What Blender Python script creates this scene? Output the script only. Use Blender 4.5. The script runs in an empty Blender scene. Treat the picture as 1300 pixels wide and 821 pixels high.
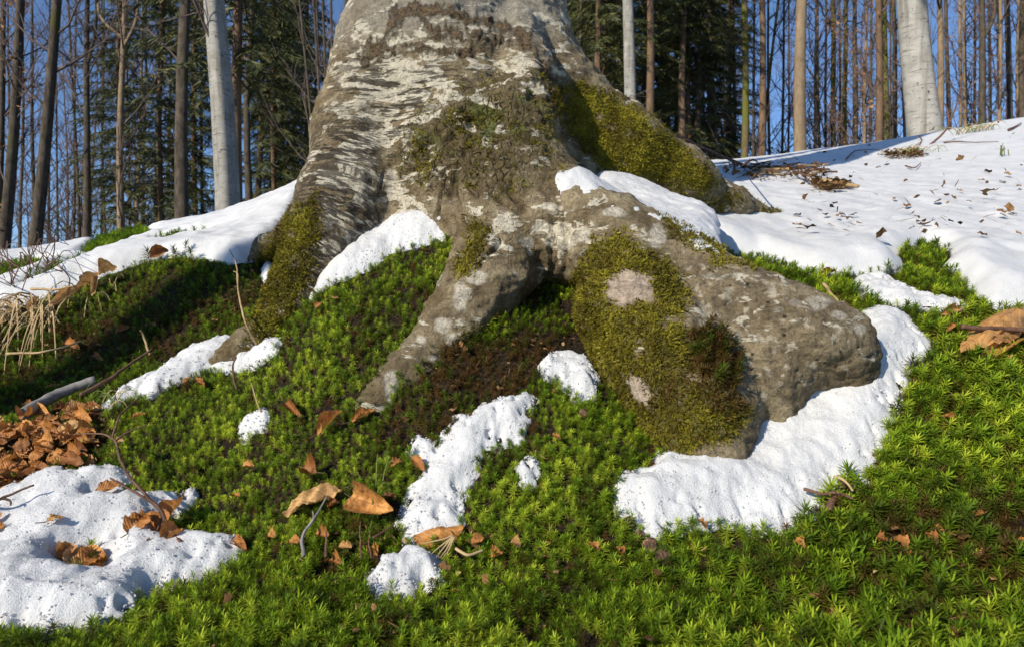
import bpy, bmesh, math, random
import numpy as np
from mathutils import Vector, Matrix, Euler
from mathutils.bvhtree import BVHTree

# ------------------------------------------------------------------ camera, sky, sun, exposure
scene = bpy.context.scene
COL = scene.collection
F = 867.0                       # focal length in pixels of a 1300 px wide picture (24 mm lens)
cam_d = bpy.data.cameras.new('camera'); cam = bpy.data.objects.new('camera', cam_d); COL.objects.link(cam)
cam_d.lens = 24.0; cam_d.sensor_width = 36.0; cam_d.clip_start = 0.02; cam_d.clip_end = 2000
cam.location = (0, 0, 0); cam.rotation_euler = (math.radians(90), 0, 0)
cam_d.dof.use_dof = True; cam_d.dof.focus_distance = 1.1; cam_d.dof.aperture_fstop = 13
scene.camera = cam
TO_SUN = Vector((-0.60, -0.66, 0.50)).normalized()
world = bpy.data.worlds.new('World'); scene.world = world; world.use_nodes = True
wn = world.node_tree.nodes; wl = world.node_tree.links
sky = wn.new('ShaderNodeTexSky'); sky.sky_type = 'NISHITA'; sky.sun_disc = False
sky.sun_elevation = math.asin(TO_SUN.z); sky.sun_rotation = math.atan2(TO_SUN.x, TO_SUN.y)
sky.altitude = 600; sky.air_density = 0.8; sky.dust_density = 0.0; sky.ozone_density = 5.0
wl.new(sky.outputs[0], wn['Background'].inputs[0]); wn['Background'].inputs[1].default_value = 0.14
sun_d = bpy.data.lights.new('sun', 'SUN'); sun_d.energy = 5.0; sun_d.angle = math.radians(0.5); sun_d.color = (1.0, 0.91, 0.76)
sun = bpy.data.objects.new('sun', sun_d); COL.objects.link(sun)
sun.rotation_euler = (-TO_SUN).to_track_quat('-Z', 'Y').to_euler(); sun.location = (-6, -6, 8)
scene.view_settings.view_transform = 'Standard'; scene.view_settings.look = 'None'
scene.view_settings.exposure = 0.14; scene.view_settings.gamma = 1.0
scene.render.engine = 'CYCLES'
scene.cycles.max_bounces = 6; scene.cycles.transparent_max_bounces = 4

rng = np.random.default_rng(7); random.seed(7)

# ------------------------------------------------------------------ noise
def _hash(ix, iy, iz, seed):
    h = (ix.astype(np.int64)*374761393 + iy.astype(np.int64)*668265263 + iz.astype(np.int64)*2147483647 + seed*1274126177) & 0xffffffff
    h = ((h ^ (h >> 13))*1274126177) & 0xffffffff
    h = ((h ^ (h >> 15))*2246822519) & 0xffffffff
    return (h ^ (h >> 16)) & 0xffffffff
def noise3(P, seed=0):
    """gradient-like value noise, -1..1"""
    P = np.asarray(P, dtype=np.float64)
    if P.shape[-1] == 2: P = np.concatenate([P, np.zeros(P.shape[:-1]+(1,))], -1)
    I = np.floor(P); f = P - I; I = I.astype(np.int64); w = f*f*f*(f*(f*6-15)+10)
    out = 0
    for dx in (0, 1):
        for dy in (0, 1):
            for dz in (0, 1):
                h = _hash(I[..., 0]+dx, I[..., 1]+dy, I[..., 2]+dz, seed)
                gx = ((h & 1023)/511.5-1); gy = (((h >> 10) & 1023)/511.5-1); gz = (((h >> 20) & 1023)/511.5-1)
                d = gx*(f[..., 0]-dx)+gy*(f[..., 1]-dy)+gz*(f[..., 2]-dz)
                wt = (w[..., 0] if dx else 1-w[..., 0])*(w[..., 1] if dy else 1-w[..., 1])*(w[..., 2] if dz else 1-w[..., 2])
                out = out + d*wt
    return out*1.3
def fbm(P, octv=4, seed=0, gain=0.5, lac=2.03):
    P = np.asarray(P, dtype=np.float64); a = 1.0; s = 0; o = 0
    for k in range(octv):
        o = o + a*noise3(P*(lac**k), seed+17*k); s += a; a *= gain
    return o/s*1.5
def sstep(a, b, x):
    t = np.clip((x-a)/(b-a), 0, 1); return t*t*(3-2*t)
def worley(P, seed=0):
    """distance to nearest and second nearest feature point"""
    I = np.floor(P).astype(np.int64); f1 = np.full(len(P), 9.); f2 = f1.copy()
    for dx in (-1, 0, 1):
        for dy in (-1, 0, 1):
            for dz in (-1, 0, 1):
                c = I+np.array([dx, dy, dz]); h = _hash(c[:, 0], c[:, 1], c[:, 2], seed)
                q = c+np.stack([(h & 1023)/1023., ((h >> 10) & 1023)/1023., ((h >> 20) & 1023)/1023.], 1)
                d = np.linalg.norm(P-q, axis=1)
                m = d < f1; f2 = np.where(m, f1, np.minimum(f2, d)); f1 = np.where(m, d, f1)
    return f1, f2

# ------------------------------------------------------------------ object helpers
def setp(o, label=None, cat=None, group=None, kind=None):
    if label: o['label'] = label
    if cat: o['category'] = cat
    if group: o['group'] = group
    if kind: o['kind'] = kind
    return o
def mesh_np(name, V, Fc, mats=(), smooth=True):
    """V (n,3); Fc (m,k) array or list of such arrays"""
    me = bpy.data.meshes.new(name)
    if isinstance(Fc, np.ndarray): Fc = [Fc]
    Fc = [f for f in Fc if len(f)]
    me.vertices.add(len(V)); me.vertices.foreach_set('co', np.asarray(V, dtype=np.float32).ravel())
    nl = sum(f.size for f in Fc); me.loops.add(nl)
    me.loops.foreach_set('vertex_index', np.concatenate([f.ravel() for f in Fc]).astype(np.int32))
    tot = np.concatenate([np.full(len(f), f.shape[1], dtype=np.int32) for f in Fc])
    st = np.concatenate([[0], np.cumsum(tot)[:-1]]).astype(np.int32)
    me.polygons.add(len(tot)); me.polygons.foreach_set('loop_start', st); me.polygons.foreach_set('loop_total', tot)
    me.update(calc_edges=True); me.validate()
    me.polygons.foreach_set('use_smooth', np.full(len(me.polygons), smooth))
    for m in mats: me.materials.append(m)
    return me
def link(name, me, parent=None):
    o = bpy.data.objects.new(name, me); COL.objects.link(o)
    if parent is not None: o.parent = parent
    return o
def empty(name, loc=(0, 0, 0), rot=(0, 0, 0)):
    o = bpy.data.objects.new(name, None); COL.objects.link(o); o.location = loc; o.rotation_euler = rot; o.empty_display_size = 0.1
    return o
def fattr(me, name, arr, typ='FLOAT'):
    a = me.attributes.new(name, typ, 'POINT')
    if typ == 'FLOAT': a.data.foreach_set('value', np.asarray(arr, dtype=np.float32))
    elif typ == 'INT': a.data.foreach_set('value', np.asarray(arr, dtype=np.int32))
    elif typ == 'FLOAT_VECTOR': a.data.foreach_set('vector', np.asarray(arr, dtype=np.float32).ravel())
    elif typ == 'FLOAT_COLOR':
        arr = np.asarray(arr, dtype=np.float32)
        a.data.foreach_set('color', np.concatenate([arr, np.ones((len(arr), 1), np.float32)], 1).ravel())
def tube_np(P, R, n=6, cap=True, twist=0.0):
    """tube along points P (k,3) with radii R (k,) -> V, quads, tris"""
    P = np.asarray(P, float); R = np.asarray(R, float); k = len(P)
    T = np.gradient(P, axis=0); T /= np.linalg.norm(T, axis=1)[:, None]+1e-12
    up = np.array([0.0, 0, 1]) if abs(T[:, 2]).mean() < 0.9 else np.array([1.0, 0, 0])
    A = np.cross(T, up); A /= np.linalg.norm(A, axis=1)[:, None]+1e-12; B = np.cross(A, T)
    th = np.linspace(0, 2*np.pi, n, endpoint=False)
    V = P[:, None, :] + R[:, None, None]*(A[:, None, :]*np.cos(th)[None, :, None] + B[:, None, :]*np.sin(th)[None, :, None])
    V = V.reshape(-1, 3)
    i = np.arange(k-1)[:, None]*n; j = np.arange(n)[None, :]; j2 = (j+1) % n
    Q = np.stack([i+j, i+j2, i+n+j2, i+n+j], -1).reshape(-1, 4)
    return V, Q
class Bag:
    """collects quads/tris arrays"""
    def __init__(s): s.V = []; s.Q = []; s.T = []; s.n = 0; s.A = []
    def add(s, V, Q=None, T=None, a=0.0):
        if Q is not None and len(Q): s.Q.append(np.asarray(Q)+s.n)
        if T is not None and len(T): s.T.append(np.asarray(T)+s.n)
        s.V.append(np.asarray(V)); s.A.append(np.full(len(V), a)); s.n += len(V)
    def mesh(s, name, mats, smooth=True):
        L = []
        if s.Q: L.append(np.concatenate(s.Q))
        if s.T: L.append(np.concatenate(s.T))
        me = mesh_np(name, np.concatenate(s.V), L, mats, smooth)
        fattr(me, 'val', np.concatenate(s.A)); return me

# ------------------------------------------------------------------ materials
def new_mat(name):
    m = bpy.data.materials.new(name); m.use_nodes = True; nt = m.node_tree
    return m, nt, nt.nodes['Principled BSDF'], nt.nodes['Material Output']
def nd(nt, typ, **kw):
    n = nt.nodes.new(typ)
    for k, v in kw.items():
        if k.startswith('i_'): n.inputs[int(k[2:])].default_value = v
        else: setattr(n, k, v)
    return n
def noise_node(nt, scale, detail=4, rough=0.6, vec=None, dist=0.0):
    n = nd(nt, 'ShaderNodeTexNoise'); n.inputs['Scale'].default_value = scale; n.inputs['Detail'].default_value = detail
    n.inputs['Roughness'].default_value = rough; n.inputs['Distortion'].default_value = dist
    if vec is not None: nt.links.new(vec, n.inputs['Vector'])
    return n
def ramp_node(nt, fac, stops):
    r = nd(nt, 'ShaderNodeValToRGB'); e = r.color_ramp.elements
    while len(e) < len(stops): e.new(0.5)
    for k, (p, c) in enumerate(stops): e[k].position = p; e[k].color = (*c, 1)
    nt.links.new(fac, r.inputs[0]); return r
def mixc(nt, fac, a, b, blend='MIX'):
    m = nd(nt, 'ShaderNodeMix', data_type='RGBA', blend_type=blend)
    for s, v in ((m.inputs[0], fac), (m.inputs[6], a), (m.inputs[7], b)):
        if isinstance(v, bpy.types.NodeSocket): nt.links.new(v, s)
        elif isinstance(v, tuple): s.default_value = (*v, 1)
        else: s.default_value = v
    return m.outputs[2]
def bump(nt, bsdf, h, strength=0.5, dist=0.005):
    b = nd(nt, 'ShaderNodeBump'); b.inputs['Strength'].default_value = strength; b.inputs['Distance'].default_value = dist
    nt.links.new(h, b.inputs['Height']); nt.links.new(b.outputs[0], bsdf.inputs['Normal']); return b
def obj_coord(nt): return nd(nt, 'ShaderNodeTexCoord').outputs['Object']

def mat_simple(name, stops, scale, rough=0.8, bscale=None, bstr=0.4, bdist=0.004, stretch=None, detail=5, rnd=0.0):
    m, nt, p, o = new_mat(name); c = obj_coord(nt)
    if stretch:
        mp = nd(nt, 'ShaderNodeMapping'); mp.inputs['Scale'].default_value = stretch; nt.links.new(c, mp.inputs[0]); c = mp.outputs[0]
    n = noise_node(nt, scale, detail, 0.65, c); fac = n.outputs[0]
    if rnd:
        oi = nd(nt, 'ShaderNodeObjectInfo'); ma = nd(nt, 'ShaderNodeMath', operation='MULTIPLY_ADD')
        nt.links.new(oi.outputs['Random'], ma.inputs[0]); ma.inputs[1].default_value = rnd; 
        sb = nd(nt, 'ShaderNodeMath', operation='SUBTRACT'); nt.links.new(fac, sb.inputs[0]); sb.inputs[1].default_value = rnd/2
        nt.links.new(sb.outputs[0], ma.inputs[2]); fac = ma.outputs[0]
    r = ramp_node(nt, fac, stops); nt.links.new(r.outputs[0], p.inputs['Base Color'])
    p.inputs['Roughness'].default_value = rough; p.inputs['Specular IOR Level'].default_value = 0.25
    if bscale: bump(nt, p, noise_node(nt, bscale, 6, 0.7, c).outputs[0], bstr, bdist)
    return m

M = {}
M['soil'] = mat_simple('soil', [(0.35, (0.007, 0.005, 0.003)), (0.5, (0.024, 0.015, 0.007)), (0.6, (0.06, 0.036, 0.016)), (0.72, (0.16, 0.095, 0.045))], 230, 0.95, 300, 1.0, 0.008)

def leafy_mat(name, dark, mid, bright, dry, trans=0.35, rough=0.5):
    """moss and leaves that carry a per-instance 'tint' (0 brown .. 1 bright) and a per-vertex 'tip'"""
    m, nt, p, out = new_mat(name)
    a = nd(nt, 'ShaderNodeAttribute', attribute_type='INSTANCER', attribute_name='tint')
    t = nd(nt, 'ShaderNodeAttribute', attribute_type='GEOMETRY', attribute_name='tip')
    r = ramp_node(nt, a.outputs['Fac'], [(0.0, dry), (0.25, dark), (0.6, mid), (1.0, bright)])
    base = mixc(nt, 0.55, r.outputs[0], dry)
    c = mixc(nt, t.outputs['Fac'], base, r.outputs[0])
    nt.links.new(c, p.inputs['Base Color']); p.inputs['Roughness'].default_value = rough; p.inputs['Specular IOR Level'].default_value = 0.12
    tr = nd(nt, 'ShaderNodeBsdfTranslucent'); nt.links.new(c, tr.inputs[0])
    mx = nd(nt, 'ShaderNodeMixShader'); mx.inputs[0].default_value = trans
    nt.links.new(p.outputs[0], mx.inputs[1]); nt.links.new(tr.outputs[0], mx.inputs[2]); nt.links.new(mx.outputs[0], out.inputs[0])
    return m
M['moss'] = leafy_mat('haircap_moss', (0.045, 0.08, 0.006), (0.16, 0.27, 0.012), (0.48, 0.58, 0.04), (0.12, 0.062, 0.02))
M['feather_moss'] = leafy_mat('feather_moss', (0.09, 0.08, 0.012), (0.25, 0.225, 0.02), (0.55, 0.50, 0.05), (0.14, 0.08, 0.025), 0.3)
M['litter'] = leafy_mat('litter_flakes', (0.09, 0.05, 0.02), (0.26, 0.14, 0.055), (0.5, 0.33, 0.15), (0.04, 0.024, 0.012), 0.15, 0.7)

def snow_mat():
    m, nt, p, o = new_mat('old_snow'); c = obj_coord(nt)
    n = noise_node(nt, 14, 5, 0.6, c)
    r = ramp_node(nt, n.outputs[0], [(0.3, (0.63, 0.638, 0.645)), (0.6, (0.77, 0.775, 0.78))])
    # dark specks of bark and needles frozen into it
    v = nd(nt, 'ShaderNodeTexVoronoi'); v.inputs['Scale'].default_value = 90; nt.links.new(c, v.inputs['Vector'])
    n2 = noise_node(nt, 9, 3, 0.6, c)
    ms = nd(nt, 'ShaderNodeMath', operation='MULTIPLY'); nt.links.new(n2.outputs[0], ms.inputs[0]); ms.inputs[1].default_value = 0.12
    lt = nd(nt, 'ShaderNodeMath', operation='LESS_THAN'); nt.links.new(v.outputs['Distance'], lt.inputs[0]); nt.links.new(ms.outputs[0], lt.inputs[1])
    col = mixc(nt, lt.outputs[0], r.outputs[0], (0.55, 0.53, 0.5))
    nt.links.new(col, p.inputs['Base Color']); p.inputs['Roughness'].default_value = 0.55
    p.inputs['Subsurface Weight'].default_value = 0.12; p.inputs['Subsurface Radius'].default_value = (0.012, 0.014, 0.016); p.inputs['Subsurface Scale'].default_value = 0.5
    n3 = noise_node(nt, 240, 5, 0.8, c); v3 = noise_node(nt, 420, 3, 0.8, c)
    ad = nd(nt, 'ShaderNodeMath', operation='ADD'); nt.links.new(n3.outputs[0], ad.inputs[0]); nt.links.new(v3.outputs[0], ad.inputs[1])
    bump(nt, p, ad.outputs[0], 0.75, 0.0036)
    return m
M['snow'] = snow_mat()

def bark_main():
    m, nt, p, o = new_mat('old_beech_bark'); c = obj_coord(nt); L = nt.links
    def att(n): return nd(nt, 'ShaderNodeAttribute', attribute_type='GEOMETRY', attribute_name=n)
    def sep(n): q = nd(nt, 'ShaderNodeSeparateColor'); L.new(att(n).outputs['Color'], q.inputs[0]); return q.outputs
    def mp(scale, src=None): q = nd(nt, 'ShaderNodeMapping'); q.inputs['Scale'].default_value = scale; L.new(src or c, q.inputs[0]); return q.outputs[0]
    def ma(op, x, y=None, z=None):
        q = nd(nt, 'ShaderNodeMath', operation=op)
        for k, w in enumerate((x, y, z)):
            if w is None: continue
            if isinstance(w, bpy.types.NodeSocket): L.new(w, q.inputs[k])
            else: q.inputs[k].default_value = w
        return q.outputs[0]
    def thr(x, lo, hi):
        q = nd(nt, 'ShaderNodeMapRange'); q.clamp = True; L.new(x, q.inputs[0]); q.inputs[1].default_value = lo; q.inputs[2].default_value = hi; return q.outputs[0]
    k1 = sep('mask'); k2 = sep('mask2')            # lichen, wrinkles, root rings | rugged, crack crust, knuckle
    col = att('col').outputs['Color']
    n1 = noise_node(nt, 75, 9, 0.74, c).outputs[0]; n2 = noise_node(nt, 240, 6, 0.7, c).outputs[0]
    col = mixc(nt, 1.0, col, ramp_node(nt, n1, [(0.30, (0.50, 0.47, 0.42)), (0.5, (1, 1, 1)), (0.70, (1.35, 1.33, 1.28))]).outputs[0], 'MULTIPLY')
    col = mixc(nt, 1.0, col, ramp_node(nt, n2, [(0.30, (0.55, 0.53, 0.50)), (0.5, (1, 1, 1)), (0.70, (1.2, 1.2, 1.18))]).outputs[0], 'MULTIPLY')
    # lichen crusts
    nl = noise_node(nt, 1.0, 9, 0.62, mp((19, 19, 40)), 0.6).outputs[0]
    li = thr(ma('MULTIPLY_ADD', k1[0], 0.22, nl), 0.672, 0.70); li2 = ma('MULTIPLY', li, thr(n1, 0.30, 0.42))
    col = mixc(nt, ma('MULTIPLY', li2, 0.88), col, ramp_node(nt, n2, [(0.3, (0.54, 0.48, 0.36)), (0.6, (0.78, 0.72, 0.57))]).outputs[0])
    ns = noise_node(nt, 1.0, 6, 0.6, mp((60, 60, 85)), 0.4).outputs[0]; sp = ma('MULTIPLY', thr(ns, 0.64, 0.68), ma('ADD', ma('MULTIPLY', k1[0], 0.5), ma('MULTIPLY', k2[2], 0.9)))
    col = mixc(nt, sp, col, (0.62, 0.57, 0.46))
    # dark wrinkles round the trunk
    nw = noise_node(nt, 1.0, 8, 0.68, mp((20, 20, 105)), 0.5).outputs[0]; wr = ma('MULTIPLY', thr(ma('MULTIPLY_ADD', k1[1], 0.10, nw), 0.60, 0.655), k1[1])
    col = mixc(nt, ma('MULTIPLY', wr, 0.92), col, (0.048, 0.036, 0.026))
    # rings crossing the wrinkled root
    nr_ = noise_node(nt, 1.0, 6, 0.62, att('ring').outputs['Vector'], 0.3).outputs[0]; rg = ma('MULTIPLY', thr(nr_, 0.52, 0.46), k1[2])
    col = mixc(nt, ma('MULTIPLY', rg, 0.92), col, (0.042, 0.033, 0.026))
    # rugged scaly patch
    v = nd(nt, 'ShaderNodeTexVoronoi', feature='DISTANCE_TO_EDGE'); v.inputs['Scale'].default_value = 1.0
    dv = nd(nt, 'ShaderNodeVectorMath', operation='MULTIPLY_ADD'); L.new(noise_node(nt, 40, 4, 0.6, c).outputs[1], dv.inputs[0]); dv.inputs[1].default_value = (1.2, 1.2, 1.2); L.new(mp((75, 75, 55)), dv.inputs[2]); L.new(dv.outputs[0], v.inputs['Vector'])
    ck = ma('MULTIPLY', thr(v.outputs[0], 0.16, 0.0), ma('MULTIPLY', k2[0], thr(n1, 0.44, 0.60)))
    col = mixc(nt, ck, col, (0.022, 0.016, 0.010))
    # crumbling crust along the scar
    cr = ma('MULTIPLY', thr(ma('MULTIPLY_ADD', k2[1], 0.42, n1), 0.66, 0.80), thr(k2[1], 0.10, 0.6))
    col = mixc(nt, ma('MULTIPLY', cr, 0.93), col, ramp_node(nt, n2, [(0.38, (0.035, 0.023, 0.013)), (0.62, (0.22, 0.15, 0.08))]).outputs[0])
    # pits
    vp = nd(nt, 'ShaderNodeTexVoronoi'); vp.inputs['Scale'].default_value = 48; L.new(c, vp.inputs['Vector']); pit = ma('MULTIPLY', thr(vp.outputs['Distance'], 0.15, 0.10), k2[2])
    col = mixc(nt, pit, col, (0.05, 0.04, 0.03))
    L.new(col, p.inputs['Base Color']); p.inputs['Roughness'].default_value = 0.82; p.inputs['Specular IOR Level'].default_value = 0.22
    h = ma('MULTIPLY_ADD', n1, 0.8, ma('MULTIPLY', n2, 0.28)); h = ma('MULTIPLY_ADD', li2, 0.10, h); h = ma('MULTIPLY_ADD', wr, -0.35, h); h = ma('MULTIPLY_ADD', rg, -0.38, h); h = ma('MULTIPLY_ADD', ck, -0.6, h); h = ma('MULTIPLY_ADD', cr, 0.55, h); h = ma('MULTIPLY_ADD', pit, -0.3, h)
    bump(nt, p, h, 1.0, 0.013)
    return m
M['bark_main'] = bark_main()

def bg_bark(name, a, b, moss=None, mossamt=0.5, zs=0.35, scale=9, bstr=0.5):
    m, nt, p, o = new_mat(name); c = obj_coord(nt)
    mp = nd(nt, 'ShaderNodeMapping'); mp.inputs['Scale'].default_value = (1, 1, zs); nt.links.new(c, mp.inputs[0])
    n = noise_node(nt, scale, 6, 0.7, mp.outputs[0])
    r = ramp_node(nt, n.outputs[0], [(0.3, a), (0.68, b)]); col = r.outputs[0]
    if moss:
        n2 = noise_node(nt, 1.6, 4, 0.6, c); r2 = ramp_node(nt, n2.outputs[0], [(0.62-mossamt*0.3, (0, 0, 0)), (0.8-mossamt*0.3, (1, 1, 1))])
        col = mixc(nt, r2.outputs[0], col, moss)
    nt.links.new(col, p.inputs['Base Color']); p.inputs['Roughness'].default_value = 0.9; p.inputs['Specular IOR Level'].default_value = 0.15
    bump(nt, p, noise_node(nt, scale*4, 6, 0.7, mp.outputs[0]).outputs[0], bstr, 0.03)
    return m
M['beech'] = bg_bark('pale_beech_bark', (0.24, 0.225, 0.20), (0.40, 0.385, 0.345), (0.2, 0.19, 0.12), 0.2, 1.6, 3.0, 0.10)
def beech_marks(m):
    nt = m.node_tree; p = nt.nodes['Principled BSDF']; src = p.inputs['Base Color'].links[0].from_socket; c = obj_coord(nt)
    def band(scale, a, b):
        mp = nd(nt, 'ShaderNodeMapping'); mp.inputs['Scale'].default_value = scale; nt.links.new(c, mp.inputs[0]); n = noise_node(nt, 1.0, 6, .65, mp.outputs[0], .4); q = nd(nt, 'ShaderNodeMapRange'); nt.links.new(n.outputs[0], q.inputs[0]); q.inputs[1].default_value = a; q.inputs[2].default_value = b; return q.outputs[0]
    col = mixc(nt, band((5, 5, 55), .56, .66), src, (0.10, 0.085, 0.07)); col = mixc(nt, band((12, 12, 1.2), .50, .75), col, (0.13, 0.12, 0.095)); col = mixc(nt, band((14, 14, 20), .62, .66), col, (0.05, 0.045, 0.04)); nt.links.new(col, p.inputs['Base Color'])
beech_marks(M['beech'])
M['dark'] = bg_bark('dark_shaded_bark', (0.03, 0.024, 0.018), (0.15, 0.12, 0.092), (0.085, 0.08, 0.03), 0.3, .35, 12, .8)  # dark bark; its tone also paints in the shade over the left stems
M['brown'] = bg_bark('brown_spruce_bark', (0.09, 0.058, 0.038), (0.24, 0.155, 0.095), None)
M['tan'] = bg_bark('tan_bark', (0.17, 0.12, 0.075), (0.33, 0.245, 0.155), (0.15, 0.12, 0.05), 0.15)
M['green'] = bg_bark('mossy_bark', (0.09, 0.07, 0.04), (0.2, 0.15, 0.09), (0.13, 0.13, 0.025), 0.8)
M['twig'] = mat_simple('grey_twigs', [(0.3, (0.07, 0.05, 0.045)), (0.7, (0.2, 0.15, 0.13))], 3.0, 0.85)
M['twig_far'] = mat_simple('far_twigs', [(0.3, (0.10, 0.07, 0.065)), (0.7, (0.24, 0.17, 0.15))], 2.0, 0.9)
def needle_mat():
    m, nt, p, out = new_mat('spruce_needles'); c = obj_coord(nt)
    n = noise_node(nt, 2.2, 5, 0.7, c); r = ramp_node(nt, n.outputs[0], [(0.3, (0.022, 0.034, 0.010)), (0.5, (0.07, 0.082, 0.02)), (0.7, (0.2, 0.18, 0.04))])
    nt.links.new(r.outputs[0], p.inputs['Base Color']); p.inputs['Roughness'].default_value = 0.6
    return m
M['needles'] = needle_mat()
M['stick_brown'] = mat_simple('brown_stick_bark', [(0.3, (0.05, 0.025, 0.016)), (0.7, (0.20, 0.11, 0.07))], 40, 0.7, 200, 0.5, 0.002)
M['stick_grey'] = mat_simple('weathered_grey_wood', [(0.3, (0.10, 0.09, 0.085)), (0.7, (0.33, 0.31, 0.29))], 35, 0.8, 180, 0.5, 0.002, detail=6)
M['straw'] = mat_simple('dry_straw', [(0.3, (0.26, 0.16, 0.07)), (0.7, (0.55, 0.41, 0.22))], 30, 0.7)
M['grass'] = mat_simple('green_grass', [(0.3, (0.07, 0.12, 0.02)), (0.7, (0.22, 0.25, 0.06))], 25, 0.6)
M['husk'] = mat_simple('dark_husk', [(0.35, (0.025, 0.015, 0.010)), (0.52, (0.10, 0.058, 0.035)), (0.66, (0.30, 0.17, 0.10))], 130, 0.7, 220, 0.7, 0.003)
def leaf_mat():
    m, nt, p, out = new_mat('dead_beech_leaf')
    uv = nd(nt, 'ShaderNodeAttribute', attribute_type='GEOMETRY', attribute_name='st')
    sp = nd(nt, 'ShaderNodeSeparateXYZ'); nt.links.new(uv.outputs['Vector'], sp.inputs[0])
    ab = nd(nt, 'ShaderNodeMath', operation='ABSOLUTE'); nt.links.new(sp.outputs[1], ab.inputs[0])
    v1 = nd(nt, 'ShaderNodeMath', operation='MULTIPLY_ADD'); nt.links.new(ab.outputs[0], v1.inputs[0]); v1.inputs[1].default_value = -0.28; nt.links.new(sp.outputs[0], v1.inputs[2])
    v2 = nd(nt, 'ShaderNodeMath', operation='MULTIPLY'); nt.links.new(v1.outputs[0], v2.inputs[0]); v2.inputs[1].default_value = 9.0
    fr = nd(nt, 'ShaderNodeMath', operation='PINGPONG'); nt.links.new(v2.outputs[0], fr.inputs[0]); fr.inputs[1].default_value = 0.5
    ve = nd(nt, 'ShaderNodeMath', operation='LESS_THAN'); nt.links.new(fr.outputs[0], ve.inputs[0]); ve.inputs[1].default_value = 0.06
    mi = nd(nt, 'ShaderNodeMath', operation='LESS_THAN'); nt.links.new(ab.outputs[0], mi.inputs[0]); mi.inputs[1].default_value = 0.045
    mxv = nd(nt, 'ShaderNodeMath', operation='MAXIMUM'); nt.links.new(ve.outputs[0], mxv.inputs[0]); nt.links.new(mi.outputs[0], mxv.inputs[1])
    oi = nd(nt, 'ShaderNodeObjectInfo'); c = obj_coord(nt)
    r = ramp_node(nt, oi.outputs['Alpha'], [(0.0, (0.20, 0.075, 0.022)), (0.35, (0.46, 0.19, 0.05)), (0.7, (0.66, 0.31, 0.085)), (1.0, (0.66, 0.43, 0.19))])
    n = noise_node(nt, 70, 7, 0.7, c); r2 = ramp_node(nt, n.outputs[0], [(0.3, (0.35, 0.28, 0.22)), (0.52, (1, 1, 1)), (0.75, (1.25, 1.22, 1.12))])
    col = mixc(nt, 1.0, r.outputs[0], r2.outputs[0], 'MULTIPLY')
    mf = nd(nt, 'ShaderNodeMath', operation='MULTIPLY'); nt.links.new(mxv.outputs[0], mf.inputs[0]); mf.inputs[1].default_value = 0.42
    col = mixc(nt, mf.outputs[0], col, (0.26, 0.11, 0.04))
    nt.links.new(col, p.inputs['Base Color']); p.inputs['Roughness'].default_value = 0.48; p.inputs['Specular IOR Level'].default_value = 0.35
    hv = nd(nt, 'ShaderNodeMath', operation='MULTIPLY_ADD'); nt.links.new(fr.outputs[0], hv.inputs[0]); hv.inputs[1].default_value = 0.5; nt.links.new(n.outputs[0], hv.inputs[2]); bump(nt, p, hv.outputs[0], 0.6, 0.003)
    tr = nd(nt, 'ShaderNodeBsdfTranslucent'); nt.links.new(col, tr.inputs[0])
    mx = nd(nt, 'ShaderNodeMixShader'); mx.inputs[0].default_value = 0.25
    nt.links.new(p.outputs[0], mx.inputs[1]); nt.links.new(tr.outputs[0], mx.inputs[2]); nt.links.new(mx.outputs[0], out.inputs[0])
    return m
M['leaf'] = leaf_mat()

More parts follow.
